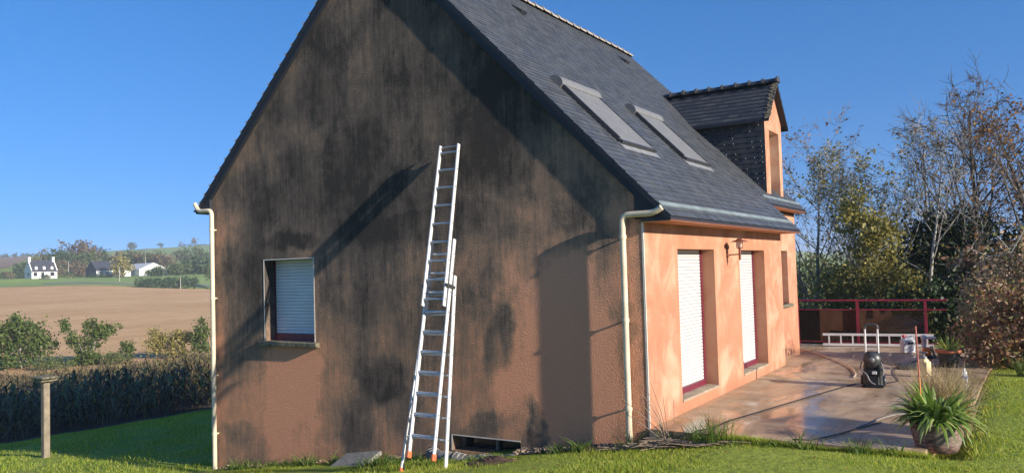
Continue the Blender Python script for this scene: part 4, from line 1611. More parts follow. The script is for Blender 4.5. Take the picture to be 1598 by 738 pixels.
# ================================================================== PLANTERS
# terracotta rimmed planter
tp_ = thing('planter', 'grey planter with terracotta rim and green tuft beside the russet shrub', 'planter', (2.86, 7.75, 0))
m = MB()
m.lathe([(0, 0), (.15, 0), (.19, .22), (.20, .27), (.18, .27), (0, .26)], (0, 0, 0), 20)
m.build('pot', M['greypot'], tp_)
m = MB()
m.lathe([(.205, .26), (.235, .27), (.235, .32), (.20, .325), (.19, .30), (0, .30)], (0, 0, 0), 20)
m.build('rim', M['terracotta'], tp_)


def strap_plant(n_, L_, wid, seed, z0, spread=1., arch=1., up=1.0):
    """arching strap leaves, each a folded ribbon"""
    r_ = random.Random(seed)
    m_ = MB()
    for k in range(n_):
        az = r_.uniform(0, 2 * math.pi)
        el = r_.uniform(.35, 1.45) * up
        ln = L_ * r_.uniform(.55, 1.1)
        d = Vector((math.cos(az) * math.cos(el), math.sin(az) * math.cos(el), math.sin(el)))
        sd_ = Vector((-math.sin(az), math.cos(az), 0))
        p_ = Vector((math.cos(az) * .10 * r_.random() * spread, math.sin(az) * .10 * r_.random() * spread, z0))
        ns = 8
        vs, fs = [], []
        g_ = arch * r_.uniform(.16, .30)
        for i in range(ns + 1):
            t_ = i / ns
            ww = wid * (1 - t_ ** 2.2) * (.55 + .45 * min(1, t_ * 4)) * .5 + .001
            nn_ = sd_.cross(d)
            vs += [p_ - sd_ * ww + nn_ * ww * .35, p_ + Vector((0, 0, 0)), p_ + sd_ * ww + nn_ * ww * .35]
            p_ = p_ + d * ln / ns
            d = (d + Vector((0, 0, -g_ * (1.0 - .3 * d.z)))).normalized()
        for i in range(ns):
            for j in range(2):
                fs.append((i * 3 + j, i * 3 + j + 1, i * 3 + 4 + j, i * 3 + 3 + j))
        m_.add(vs, fs, 0, True)
    return m_


strap_plant(70, .34, .022, 5, .29, 1.2, .5).build('leaves', M['lf_strap'], tp_)

ag = thing('agapanthus_pot', 'woven pinkish pot overflowing with green agapanthus leaves on the terrace corner', 'planter', (3.22, .42, 0))
wv = NT('woven_pot')
c = wv.coord()
br_ = wv.n('TexWave', {'Vector': wv.mapping(c, (1, 1, 1)), 'Scale': 9., 'Distortion': 3., 'Detail': 2.})
chk = wv.n('TexVoronoi', {'Vector': wv.mapping(c, (16, 16, 34)), 'Scale': 1.0})
nz_ = wv.noise(c, 5, 4)
colp = wv.ramp(chk.outputs[0], [(.1, (.33, .20, .17)), (.5, (.20, .11, .095)), (.8, (.06, .04, .035))])
colp = wv.mix(wv.rng(nz_.outputs[0], .45, .65, 0, .7), colp, (.22, .21, .16))
wv.pbsdf(colp, .8, .3, 0, wv.bump(chk.outputs[0], -.8, .02))
m = MB()
prof = [(0, -.05), (.20, -.05), (.235, .04), (.26, .15), (.268, .23), (.272, .265), (.25, .27), (.235, .25), (0, .24)]
m.lathe(prof, (0, 0, 0), 28)
m.build('pot', wv.m, ag)
strap_plant(230, .49, .056, 8, .27, 1.9, 1.0, .92).build('leaves', M['lf_strap'], ag)
# cane standing in it
m = MB()
m.tube([(3.07, .52, .22), (3.06, .53, .72)], .009, 8, 1)
m.tube([(3.06, .53, .72), (3.045, .55, 1.30)], .008, 8, 0)
tag(m.build('plant_stake', [M['stake'], M['stake_low']]), 'thin faded red and orange cane standing upright in the agapanthus pot', 'stake')


def grass_tuft(n_, hgt, spread, wid, seed, lean=.35):
    r_ = np.random.default_rng(seed)
    az = r_.uniform(0, 2 * np.pi, n_)
    rad = spread * np.sqrt(r_.uniform(0, 1, n_)) * .5
    b_ = np.stack([rad * np.cos(az), rad * np.sin(az), np.zeros(n_)], 1)
    h_ = hgt * r_.uniform(.5, 1.1, n_)
    ln = r_.normal(size=(n_, 2)) * lean
    tip = b_ + np.stack([ln[:, 0] * h_, ln[:, 1] * h_, h_], 1)
    mid = b_ * .5 + tip * .5 + np.stack([-ln[:, 0] * h_ * .15, -ln[:, 1] * h_ * .15, h_ * .08], 1)
    a2 = r_.uniform(0, np.pi, n_)
    s_ = np.stack([np.cos(a2), np.sin(a2), 0 * a2], 1) * wid / 2
    v = np.stack([b_ - s_, b_ + s_, mid + s_ * .7, mid - s_ * .7, tip + s_ * .15, tip - s_ * .15], 1).reshape(-1, 3)
    i = np.arange(n_)[:, None] * 6
    f = np.vstack([i + np.array([[0, 1, 2, 3]]), i + np.array([[3, 2, 4, 5]])])
    return v, f


v, f = grass_tuft(1500, .74, .55, .009, 3, .28)
dg = npmesh('dry_grass', v, f, M['lf_dry'])
dg.location = (3.24, 1.15, 0)
tag(dg, 'wispy dry beige grass clump standing behind the agapanthus pot', 'dry grass')
v, f = grass_tuft(160, .30, .30, .010, 4, .4)
o = npmesh('grass_tuft', v, f, M['weed'])
o.location = (4.1, 6.9, H(4.1, 6.9))
tag(o, 'bright green grass tuft growing against the russet shrub', 'grass tuft')
v, f = grass_tuft(260, .36, .5, .010, 6, .45)
o = npmesh('grass_tuft', v, f, M['weed'])
o.location = (.85, -.16, -.12)
tag(o, 'tall green grass tuft at the front edge of the wet terrace', 'grass tuft')

# dry weed stalks by the house corner
dwd = thing('dry_weed', 'tall thin dry weed stalks beside the downpipe at the house corner', 'weed', (.33, -.22, -.16))
m = MB()
for k in range(7):
    a = k * .9
    tipx, tipy = rng.uniform(-.35, .18), rng.uniform(-.2, .1)
    hh_ = rng.uniform(.45, .95)
    m.tube([(0.02 * math.cos(a), .02 * math.sin(a), 0), (tipx * .4, tipy * .4, hh_ * .55), (tipx, tipy, hh_)], [.006, .005, .003], 5)
m.tube([(.0, 0, .1), (-.3, -.02, .35), (-.62, -.02, .58)], [.006, .005, .003], 5)
m.tube([(.05, 0, .0), (-.25, -.05, .22), (-.66, -.05, .46)], [.006, .005, .003], 5)
m.build('stalks', M['twig_dry'], dwd)

# cut dry stems lying at the corner: too many to count
m = MB()
for k in range(170):
    x, y = rng.gauss(.28, .32), rng.gauss(-.33, .07)
    a = rng.gauss(.15, .35)
    ln = rng.uniform(.15, .5)
    z0 = H(x, y) + .02 + .09 * math.exp(-((x - .3) / .3) ** 2) * rng.random()
    dx, dy = math.cos(a) * ln / 2, math.sin(a) * ln / 2
    m.tube([(x - dx, y - dy, z0 + rng.uniform(-.02, .03)), (x, y, z0 + .015), (x + dx, y + dy, z0 + rng.uniform(-.02, .03))], .006, 4, cap=False)
tag(m.build('dry_stems', M['twig_dry']), 'heap of cut dry stems lying at the house corner', 'dry stems', kind='stuff')
# litter along the foot of the gable
m = MB()
for k in range(420):
    x = rng.uniform(-1.9, -.2) if rng.random() < .7 else rng.uniform(-8.2, -3.4)
    y = -abs(rng.gauss(.10, .07)) - .02
    z0 = H(x, y) + .03
    s = rng.uniform(.012, .045)
    a = rng.uniform(0, 6.3)
    m.box((x, y, z0 + rng.uniform(-.015, .03)), (s * 1.6, s, s * .5), (Vector((math.cos(a), math.sin(a), rng.uniform(-.3, .3))).normalized(), Vector((-math.sin(a), math.cos(a), 0)), Vector((0, 0, 1))))
tag(m.build('wall_litter', M['twig_dry']), 'dry leaves and crumbled render along the wall foot', 'litter', kind='stuff')
# soil mound of a molehill
mv, mf = [], []
for i in range(9):
    for j in range(24):
        r_ = i / 8 * .34
        a = j / 24 * 2 * math.pi
        x, y = -1.75 + r_ * 1.5 * math.cos(a), -1.05 + r_ * math.sin(a)
        mv.append((x, y, H(x, y) - .02 + .11 * (1 - (i / 8) ** 1.4) + rng.uniform(-.018, .018) * (i < 8)))
for i in range(8):
    for j in range(24):
        mf.append((i * 24 + j, i * 24 + (j + 1) % 24, (i + 1) * 24 + (j + 1) % 24, (i + 1) * 24 + j))
m = MB()
m.add(mv, mf, 0, False)
tag(m.build('soil_mound', M['soil']), 'small brown heap of bare soil in the grass below the basement window', 'soil heap')
# concrete slab lying at the wall
m = MB()
xs, ys = -4.75, -.36
zsl = H(xs, ys) + .05
ax1 = Vector((1, .05, .15)).normalized()
ax2 = Vector((-.05, 1, .28)).normalized()
m.bbox((xs, ys, zsl), (.72, .5, .07), .01, (ax1, (ax2 - ax1 * ax1.dot(ax2)).normalized(), ax1.cross(ax2).normalized()))
tag(m.build('stone_slab', M['mortar']), 'grey stone slab lying in the grass at the wall left of the ladder', 'slab')

# weeds growing along the wall foot
wd = []
for k in range(70):
    x = rng.choice([rng.uniform(-4.2, -2.9), rng.uniform(-2.95, -1.8), rng.uniform(-8.4, -5), rng.uniform(-1.6, 3.0)])
    y = -.45 - rng.random() * .45 if x < -1.8 and x > -4.4 else -.12 - rng.random() * .2
    hgt = rng.uniform(.05, .10) if -3.3 < x < -1.8 else rng.uniform(.08, .24)
    v, f = grass_tuft(26, hgt, .22, .016, k + 50, .75)
    wd.append((v + np.array([x, y, H(x, y) - .01]), f))
V, Fq, base = [], [], 0
for v, f in wd:
    V.append(v)
    Fq.append(f + base)
    base += len(v)
o = npmesh('weeds', np.vstack(V), np.vstack(Fq), M['weed'])
tag(o, 'low green weeds along the wall foot and terrace edge', 'weeds', kind='stuff')


# ================================================================== LAWN
def blades(n_, area, hgt, wid, seed, mask=None):
    r_ = np.random.default_rng(seed)
    x = r_.uniform(area[0], area[1], n_)
    y = r_.uniform(area[2], area[3], n_)
    if mask is not None:
        k = mask(x, y)
        x, y = x[k], y[k]
    n_ = len(x)
    z = Hn(x, y) - .01
    patch = .75 + .5 * np.sin(x * 2.1 + np.sin(y * 1.7)) * np.sin(y * 2.6 + 1.3 * np.sin(x))
    h_ = hgt * r_.uniform(.45, 1.25, n_) * np.clip(patch, .45, 1.25)
    ln = r_.normal(size=(n_, 2)) * .42
    a = r_.uniform(0, np.pi, n_)
    s_ = np.stack([np.cos(a), np.sin(a), 0 * a], 1) * (wid / 2)
    b_ = np.stack([x, y, z], 1)
    tip = b_ + np.stack([ln[:, 0] * h_, ln[:, 1] * h_, h_], 1)
    v = np.stack([b_ - s_, b_ + s_, tip], 1).reshape(-1, 3)
    return v, np.arange(n_ * 3).reshape(-1, 3)


def lawn_mask(x, y):
    inter = (x > -.1) & (x < 3.1) & (y > -.03)
    inter |= (x < .05) & (y > -.06) & (x > XL - .05)
    inter |= (x > 3.0) & (y > -.03) & (x < 3.14 + np.clip(y, 0, 7) * .055)
    return ~inter


parts_ = [blades(105000, (-9.5, 5.2, -4.3, .3), .055, .010, 1, lawn_mask),
          blades(20000, (3.1, 6.3, -.3, 8.3), .06, .013, 2, lawn_mask),
          blades(60000, (-23, -8.4, -2.5, 12), .085, .024, 3, lawn_mask),
          blades(16000, (-.1, 3.2, -.22, -.03), .10, .010, 4, lawn_mask)]
V, Fq, base = [], [], 0
for v, f in parts_:
    V.append(v)
    Fq.append(f + base)
    base += len(v)
o = npmesh('lawn_grass', np.vstack(V), np.vstack(Fq), M['grass'])
tag(o, 'short bright green lawn grass', 'grass', kind='stuff')

# ================================================================== MAIZE
V, Fq, base = [], [], 0
r_ = np.random.default_rng(77)
rowt = np.arange(36.0, 70, .8)
for ri, t0 in enumerate(rowt):
    ws = np.arange(-9 - t0 * .05, 9 + t0 * .16, .30 if ri < 8 else .36)
    n_ = len(ws)
    q = C2[None] + D2[None] * (t0 + r_.normal(size=(n_, 1)) * .12) + R2[None] * (ws + r_.normal(size=n_) * .06)[:, None]
    z = Hn(q[:, 0], q[:, 1])
    hh_ = 1.8 * r_.uniform(.68, 1.18, n_)
    b_ = np.stack([q[:, 0], q[:, 1], z], 1)
    top = b_ + np.stack([r_.normal(size=n_) * .12, r_.normal(size=n_) * .12, hh_], 1)
    a = r_.uniform(0, np.pi, n_)
    s_ = np.stack([np.cos(a), np.sin(a), 0 * a], 1) * .017
    v = np.stack([b_ - s_, b_ + s_, top + s_ * .3, top - s_ * .3], 1).reshape(-1, 3)
    V.append(v)
    Fq.append(np.arange(n_ * 4).reshape(-1, 4) + base)
    base += len(v)
    for lf in range(11 if ri < 8 else 6):
        fz = r_.uniform(.12 if ri < 8 else .5, .98, n_)
        p0 = b_ + (top - b_) * fz[:, None]
        az = r_.uniform(0, 2 * np.pi, n_)
        ln = r_.uniform(.45, .95, n_)
        el = r_.uniform(.3, 1.2, n_)
        d = np.stack([np.cos(az) * np.cos(el), np.sin(az) * np.cos(el), np.sin(el)], 1)
        sd_ = np.stack([-np.sin(az), np.cos(az), 0 * az], 1)
        wv_ = r_.uniform(.03, .055, n_)[:, None]
        p1 = p0 + d * (ln * .45)[:, None]
        d2 = d.copy()
        d2[:, 2] -= r_.uniform(.6, 1.9, n_)
        d2 /= np.linalg.norm(d2, axis=1)[:, None]
        p2 = p1 + d2 * (ln * .55)[:, None]
        v = np.stack([p0 - sd_ * wv_ * .6, p0 + sd_ * wv_ * .6, p1 + sd_ * wv_, p1 - sd_ * wv_, p2 + sd_ * wv_ * .2, p2 - sd_ * wv_ * .2], 1).reshape(-1, 3)
        i = np.arange(n_)[:, None] * 6
        Fq.append(np.vstack([i + np.array([[0, 1, 2, 3]]), i + np.array([[3, 2, 4, 5]])]) + base)
        V.append(v)
        base += len(v)
    if ri < 40:                                  # dry tassels
        for q_ in range(3):
            n3 = len(top)
            az = r_.uniform(0, 2 * np.pi, n3)
            tip = top + np.stack([np.cos(az) * .10, np.sin(az) * .10, r_.uniform(.12, .32, n3)], 1)
            s3 = np.stack([-np.sin(az), np.cos(az), 0 * az], 1) * .012
            v = np.stack([top - s3, top + s3, tip + s3 * .4, tip - s3 * .4], 1).reshape(-1, 3)
            V.append(v)
            Fq.append(np.arange(n3 * 4).reshape(-1, 4) + base)
            base += len(v)
o = npmesh('maize_crop', np.vstack(V), np.vstack(Fq), M['corn'])
tag(o, 'dense dry maize crop standing beyond the lawn', 'maize', kind='stuff')

# fallen leaves on the lawn and on the terrace
r_ = np.random.default_rng(5)
n_ = 420
x = np.concatenate([r_.uniform(-9, 5, n_), r_.normal(2.6, 1.0, 150), r_.uniform(3.4, 6, 60)])
y = np.concatenate([r_.uniform(-4, -.2, n_), r_.uniform(.3, 11, 150), r_.uniform(0, 8, 60)])
k = ~((x < -.02) & (y > -.06)) & ~((y > 0) & (x < .3))
x, y = x[k], y[k]
on_t = (y > 0) & (x < 3.3)
z = np.where(on_t, .006, Hn(x, y) + .035)
v, f = leaf_quads(np.stack([x, y, z], 1), np.where(on_t, .035, .05), .6, 0, 9)
v = v.reshape(-1, 4, 3)
v[:, :, 2] = z[:, None] + (v[:, :, 2] - z[:, None]) * .15
o = npmesh('fallen_leaves', v.reshape(-1, 3), f, M['lf_autumn'])
tag(o, 'scattered brown fallen leaves on the lawn and terrace', 'leaves', kind='stuff')

# ================================================================== BIRD TABLE POST
bp = thing('bird_table', 'weathered wooden post topped by a small mossy board on the sloping lawn', 'bird table', (-14.5, .1, H(-14.5, .1)))
bp.scale = (1.06, 1.06, 1.06)
zb = bp.location.z
m = MB()
m.bbox((0, 0, .78), (.13, .13, 1.62), .012)
m.build('post', M['wood_post'], bp)
m = MB()
m.bbox((0, 0, 1.625), (.34, .34, .07), .015)
m.bbox((.03, -.03, 1.68), (.46, .34, .045), .012)
m.build('board', M['stone'], bp)


# ================================================================== FIELD EDGE TREES (beyond the maize)
def pt_(t, k):
    x, y = P(t, k * t)
    return (x, y, H(x, y))


GF = 'trees and bushes at the foot of the ploughed field'
U = Vector((R2[0], R2[1], 0))


def lb(blobs):
    """blobs given as (right, depth, up, r_right, r_depth, r_up) of a shrub seen from the garden"""
    out = []
    for a, d, z, ra, rd_, rz in blobs:
        p = U * a + Vector((D2[0], D2[1], 0)) * d
        out.append((p.x, p.y, z, ra, ra, rz))
    return out


leafy('field_tree', 'broad round leafy green tree rising above the maize', 'tree', pt_(100, -.060), lb([(-.8, 0, 1.0, 2.4, 1, 1.0), (-1.2, 0, 3.3, 2.3, 1.5, 1.9), (.9, 0, 3.7, 2.0, 1.5, 1.6), (-2.8, 0, 3.0, 1.8, 1.2, 1.8), (1.8, 0, 2.3, 1.5, 1.2, 1.1), (-.3, 0, 4.9, 1.5, 1.2, .8)]), 7500, .30, 'lf_green', 41, (2.2, .2), 'bark', .32, 210, .7, .3, 7, GF)
leafy('field_tree', 'leafy tree split in a wide letter V standing beside the round tree', 'tree', pt_(98, .0005), lb([(0, 0, 1.6, .8, .8, 1.4), (.3, 0, .7, 1.7, 1, .8), (-1.0, 0, 3.0, .65, .6, 1.0), (-1.9, 0, 4.3, .65, .6, .8), (.9, 0, 2.6, .8, .7, 1.0), (1.7, 0, 3.6, .9, .7, .8), (2.6, 0, 3.9, .8, .6, .45), (.4, 0, 4.4, .55, .5, .7), (.2, 0, 3.4, .5, .5, .9)]), 4200, .26, 'lf_green', 42, (1.5, .2), 'bark', .22, 220, .7, .3, 9, GF)
leafy('field_bush', 'small rounded bush alone at the foot of the field', 'bush', pt_(102, .0412), lb([(0, 0, 1.3, .8, .8, .9)]), 800, .22, 'lf_green', 43, (.6, .08), 'bark', .2, 40, .7, .3, 3, GF)
leafy('field_tree', 'feathery pale green willow bush right of the small rounded bush', 'tree', pt_(100, .0708), lb([(0, 0, 1.7, 1.3, 1.2, 1.3), (-.2, 0, 2.9, .7, .7, .8), (.5, 0, 2.0, 1.0, .9, 1.0)]), 2400, .22, 'lf_olive', 44, (1., .1), 'bark', .25, 120, .45, .2, 6, GF)
leafy('field_tree', 'low spreading leafy tree left of the upright one by the house', 'tree', pt_(99, .0935), lb([(0, 0, .8, 1.6, 1, .9), (-.7, 0, 2.2, 1.2, 1, .8), (.7, 0, 2.1, 1.1, 1, .9), (0, 0, 2.7, .9, .8, .6)]), 1900, .25, 'lf_olive', 45, (1.2, .12), 'bark', .25, 90, .7, .3, 6, GF)
leafy('field_tree', 'upright pointed green tree nearest to the house corner', 'tree', pt_(97, .119), lb([(0, 0, 1.0, 1.2, 1, 1.0), (0, 0, 2.4, 1.1, 1, 1.1), (.1, 0, 3.5, .75, .7, .9), (.15, 0, 4.3, .4, .4, .6)]), 2000, .24, 'lf_green', 46, (1.4, .12), 'bark', .22, 90, .7, .3, 6, GF)
leafy('field_bush', 'low pale scrub below the broad round tree', 'bush', pt_(96, -.040), lb([(0, 0, .8, 1.4, 1, .6), (1.6, 0, .7, 1.2, 1, .5)]), 1000, .22, 'lf_far', 47, None, 'bark', .25, 60, .6, .3, 3, GF)
leafy('field_bush', 'low pale scrub between the split tree and the small bush', 'bush', pt_(96, .026), lb([(0, 0, .8, 1.2, 1, .6), (1.4, 0, .7, 1., 1, .5)]), 900, .22, 'lf_far', 48, None, 'bark', .25, 60, .6, .3, 3, GF)

# ================================================================== FAR HAMLET


def facing(dx):
    """rotation so that local x runs to the right as seen from the garden and y away"""
    return math.atan2(R2[1], R2[0]) + dx


def gable_house(root, lx, ly, eave, rid, wall, roof_m, over=.25):
    """ridge along local x; origin at the centre of the plan"""
    m_ = MB()
    hx, hy = lx / 2, ly / 2
    m_.bx(-hx, hx, -hy, hy, -2.0, eave)
    for sx in (-hx, hx):
        m_.prism([(sx - .005, -hy, eave), (sx - .005, hy, eave), (sx - .005, 0, rid)], (.01, 0, 0))
    wo = m_.build('wall', wall, root)
    m_ = MB()
    sl_ = (rid - eave) / hy
    for s in (-1, 1):
        pl_ = [(-hx - .12, s * (hy + over), eave - sl_ * over), (-hx - .12, 0, rid), (-hx - .12, 0, rid + .22), (-hx - .12, s * (hy + over), eave - sl_ * over + .22)]
        m_.prism(pl_, (lx + .24, 0, 0))
    ro = m_.build('roof', roof_m, root)
    return wo, ro


fh = thing('far_house', 'white farmhouse with slate roof, two chimneys and three dormers across the field', 'house', pt_(332, -.0412), facing(R(24)))
wo, ro = gable_house(fh, 8.4, 6.0, 2.7, 6.3, M['house_white'], M['house_slate'])
for sx in (-3.95, 3.95):
    m = MB()
    m.bx(sx - .38, sx + .38, -.5, .5, 5.7, 7.5)
    m.bx(sx - .45, sx + .45, -.57, .57, 7.5, 7.65)
    c_ = m.build('chimney', M['house_white'], fh)
    c_.parent = ro
for sx in (-4.2, 4.2):                        # raised gable copings
    m = MB()
    for s in (-1, 1):
        m.prism([(sx - .15, s * 3.1, 2.5), (sx - .15, 0, 6.35), (sx - .15, 0, 6.7), (sx - .15, s * 3.1, 2.85)], (.3, 0, 0))
    c_ = m.build('coping', M['house_white'], fh)
    c_.parent = ro
for xx in (-2.6, 0, 2.6):
    m = MB()
    m.bx(xx - .42, xx + .42, -2.75, -1.4, 2.9, 3.85)
    m.prism([(xx - .5, -2.8, 3.85), (xx + .5, -2.8, 3.85), (xx, -2.8, 4.35)], (0, 1.9, 0))
    m.build('dormer', M['house_white'], fh)
for xx, w_, z0, z1 in ((-3.0, 1.2, .9, 2.2), (-.6, 1.0, .1, 2.2), (2.6, 1.4, .9, 2.2)):
    m = MB()
    m.bx(xx - w_ / 2, xx + w_ / 2, -3.03, -2.98, z0, z1)
    m.build('window', M['glass_dark'], fh)
m = MB()
m.bx(-4.24, -4.195, -.9, .3, .9, 2.2)
m.build('window', M['glass_dark'], fh)

bg_ = thing('bungalow', 'long low house with slate roof and dark gable end beside the lane', 'house', pt_(352, .0235), facing(R(26)))
gable_house(bg_, 13.5, 8.0, 2.7, 6.0, M['house_white'], M['house_slate'])
m = MB()
m.bx(-6.80, -6.755, -3.95, 3.95, -.5, 2.7)
m.prism([(-6.80, -3.95, 2.7), (-6.80, 3.95, 2.7), (-6.80, 0, 5.8)], (.04, 0, 0))
m.build('gable_cladding', M['dark_wall'], bg_)
for xx, w_ in ((-4.8, 1.2), (-2.5, 1.2), (.4, 1.6), (3.4, 1.6)):
    m = MB()
    m.bx(xx - w_ / 2, xx + w_ / 2, -4.03, -3.98, .4, 2.1)
    m.build('window', M['glass_dark'], bg_)
bn = thing('barn', 'wide pale barn with low pitched gable to the right of the bungalow', 'barn', pt_(358, .0595), facing(R(112)))
gable_house(bn, 16, 11.6, 2.4, 4.9, M['barn'], M['barn'], .1)
m = MB()
m.bx(-8.06, -8.0, -2.2, .6, -.2, 2.1)
m.build('door', M['wood_post'], bn)

# utility poles
GP = 'utility poles around the hamlet'
for (t, k, hgt, lab) in ((338, -.0153, 6.3, 'pale utility pole standing between the farmhouse and the bungalow'),
                         (356, .0609, 8.6, 'utility pole rising behind the pale barn roof'),
                         (316, .0345, 5.2, 'short pole at the lane in front of the yellow tree'),
                         (290, .0975, 4.2, 'low pole standing in front of the clipped hedge')):
    u_ = thing('utility_pole', lab, 'pole', pt_(t, k), group=GP)
    m = MB()
    m.tube([(0, 0, -.5), (0, 0, hgt)], [.12, .08], 8)
    m.build('pole', M['wood_pale'], u_)
    m = MB()
    m.bx(-.5, .5, -.05, .05, hgt - .5, hgt - .4)
    m.build('crossarm', M['wood_post'], u_)

# hedge and trees of the hamlet
GH = 'trees of the far hamlet'


def far_tree(label, t, k, h_, wd_, mat, seed, name='hamlet_tree', low=.15, n_=1300, group=GH, lobes=7, shape=1.):
    wd_ *= 1.18
    r2_ = random.Random(seed)
    bl = []
    for i in range(lobes):
        bl.append((r2_.uniform(-.28, .28) * wd_, 0, h_ * r2_.uniform(low + .25, .78), wd_ * r2_.uniform(.22, .34), 0, h_ * r2_.uniform(.16, .25)))
    bl.append((0, 0, h_ * .8, wd_ * .22, 0, h_ * .2))
    bl.append((0, 0, h_ * .45, wd_ * .38, 0, h_ * (.5 - low)))
    return leafy(name, label, 'tree', pt_(t, k), lb(bl), n_, max(.32, wd_ * .07), mat, seed, (h_ * .45, max(.12, h_ * .02)), 'bark', max(.3, wd_ * .06), max(30, n_ // 14), .75, .35, 5, group)


hb = [(x, 0, 1.9 + .25 * math.sin(x * 1.3), 1.5, 1.4, 1.75) for x in np.arange(-8.4, 8.5, 1.2)]
leafy('hedge', 'long clipped dark green hedge along the lane below the barn', 'hedge', pt_(292, .0835), lb(hb), 5200, .45, 'lf_far_dark', 61, None, 'bark', .35, 420, .7, .55)
leafy('hedge', 'low dark hedge in front of the white bungalow', 'hedge', pt_(338, .022), lb([(x, 0, .7, 1.2, 1, .8) for x in np.arange(-5.5, 6, 1.2)]), 1500, .4, 'lf_far_dark', 62, None, 'bark', .3, 140, .7, .5)
leafy('hedge', 'dark hedge at the far left of the white farmhouse', 'hedge', pt_(365, -.074), lb([(x, 0, 1.2, 1.6, 1, 1.4) for x in np.arange(-7, 8, 1.6)]), 1600, .5, 'lf_far_dark', 63, None, 'bark', .4, 140, .7, .5)
far_tree('thin dark tree directly behind the white farmhouse', 375, -.0425, 12.2, 6, 'lf_far_brown', 71, n_=450)
far_tree('dark green tree just right of the farmhouse chimney', 395, -.0325, 11.5, 9, 'lf_far_dark', 72)
far_tree('dark green bushy tree in the belt behind the pole', 400, -.0235, 11.0, 10, 'lf_far_dark', 73)
far_tree('dark green tree left of the russet crown', 405, -.0145, 10.8, 10, 'lf_far_dark', 74)
far_tree('large round russet brown crown topping the tree belt', 420, -.004, 15.2, 15, 'lf_far_brown', 75, n_=1300)
far_tree('mid green tree under the russet crown', 392, .0005, 9.5, 10, 'lf_far', 76)
far_tree('mid green tree above the bungalow gable', 398, .008, 9.2, 9, 'lf_far', 77)
far_tree('round blackish green tree at the right end of the belt', 425, .0160, 12.2, 9, 'lf_far_dark', 78)
far_tree('brownish bush at the foot of the tree belt behind the pole', 370, -.006, 6.0, 9, 'lf_far_brown', 79, 'hamlet_bush', .02)
far_tree('grey brown bush right beside the farmhouse', 365, -.0262, 6.5, 7, 'lf_far_brown', 80, 'hamlet_bush', .02)
far_tree('yellow green tree overlapping the bungalow roof', 336, .0362, 8.0, 8.5, 'lf_far_yellow', 81, low=.1)
far_tree('dull brown wood edge tree behind the yellow tree', 415, .0405, 10.2, 14, 'lf_far_brown', 82, low=.05)
far_tree('olive tree behind the bungalow and barn', 410, .0500, 9.6, 12, 'lf_far', 83, low=.05)
far_tree('brown olive tree above the barn roof', 405, .0610, 9.4, 12, 'lf_far_brown', 84, low=.05)
far_tree('dull olive tree right of the barn', 400, .0715, 10.2, 12, 'lf_far', 85, low=.05)
far_tree('reddish brown tree above the clipped hedge', 395, .0815, 9.0, 10, 'lf_far_brown', 86, low=.05)
far_tree('small dark bush between barn and clipped hedge', 340, .0720, 3.6, 7, 'lf_far_dark', 87, 'hamlet_bush', .0)
far_tree('pale olive bush at the end of the clipped hedge', 345, .0950, 4.6, 9, 'lf_far', 88, 'hamlet_bush', .0)
far_tree('green tree in the pasture left of the two hill trees', 470, .1015, 12.0, 11, 'lf_far', 89, low=.05)
far_tree('pale green tree on the slope near the house corner', 480, .1160, 11.5, 13, 'lf_far', 90, low=.05)
far_tree('wide dark bush below the stubble field', 352, .1130, 5.8, 16, 'lf_far_dark', 91, 'hamlet_bush', .0)
far_tree('tall olive tree touching the house corner', 296, .1325, 10.8, 6.5, 'lf_far', 92, low=.02)
far_tree('brown bush along the upper edge of the pasture', 352, .1270, 4.4, 10, 'lf_far_brown', 93, 'hamlet_bush', .0)
far_tree('dark shrub mass right behind the farmhouse gable', 372, -.0555, 6.2, 9, 'lf_far_dark', 94, 'hamlet_bush', .0)
far_tree('small rounded green bush in the farmhouse garden', 322, -.0365, 1.9, 4.2, 'lf_far_dark', 95, 'hamlet_bush', .0, 300)
far_tree('small green bush beside the pale utility pole', 330, -.0128, 2.6, 3.2, 'lf_far_dark', 96, 'hamlet_bush', .0, 300)
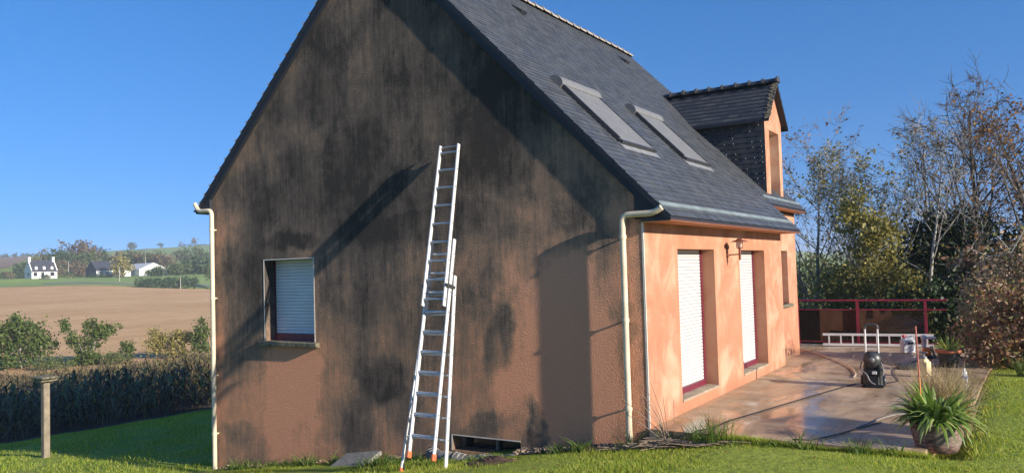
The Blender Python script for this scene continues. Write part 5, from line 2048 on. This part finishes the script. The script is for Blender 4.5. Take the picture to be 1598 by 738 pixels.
far_tree('reddish dry bush at the left edge of the meadow', 322, -.0700, 3.2, 4.5, 'lf_far_brown', 97, 'hamlet_bush', .0, 300)
GS = 'trees on the skyline of the green hill'
far_tree('widest dark tree of the skyline, leftmost on the green hill', 905, .0484, 8.5, 10, 'lf_far_dark', 101, 'skyline_tree', .05, 1100, GS)
far_tree('small rounded tree second on the green skyline', 905, .0775, 6.4, 6, 'lf_far_dark', 102, 'skyline_tree', .05, 900, GS)
far_tree('smallest slim tree on the green skyline', 905, .0985, 6.6, 4.2, 'lf_far_brown', 103, 'skyline_tree', .1, 800, GS)
far_tree('tall brownish tree nearest the house on the green skyline', 905, .1130, 9.6, 7.5, 'lf_far_brown', 104, 'skyline_tree', .05, 1000, GS)
leafy('hedge', 'thin dark hedge along the top of the green hill', 'hedge', pt_(908, .1200), lb([(x, 0, .6, 4, 1, 1.0) for x in np.arange(-18, 22, 4)]), 900, 1.0, 'lf_far_dark', 64, None, 'bark', .6, 80, .7, .5)
leafy('hedge', 'dark hedge on the far left skyline above the brown field', 'hedge', pt_(830, -.0680), lb([(x, 0, 1.2, 5, 1, 1.8) for x in np.arange(-20, 20, 5)]), 900, 1.2, 'lf_far_dark', 65, None, 'bark', .8, 80, .7, .5)

# ------------------------------------------------------------------ haze: the thin autumn air over the valley
hz = bpy.data.materials.new('haze')
hz.use_nodes = True
ht = hz.node_tree
ht.nodes.clear()
ho = ht.nodes.new('ShaderNodeOutputMaterial')
hv = ht.nodes.new('ShaderNodeVolumePrincipled')
hv.inputs['Color'].default_value = (.80, .88, 1.0, 1)
hv.inputs['Density'].default_value = .00042
ht.links.new(hv.outputs[0], ho.inputs['Volume'])
zlow, zhigh = float(gv[:, 2].min()) - 1.2, max(float(gv[:, 2].max()), 42.0) + 6
m = MB()
m.bx(-3100, 3100, -3100, 3100, zlow, zhigh)
tag(m.build('haze', hz), kind='stuff')

# ------------------------------------------------------------------ tidy helper tags
for o in TMP:
    for k in ('_off', '_w'):
        if k in o:
            del o[k]
bpy.context.view_layer.update()
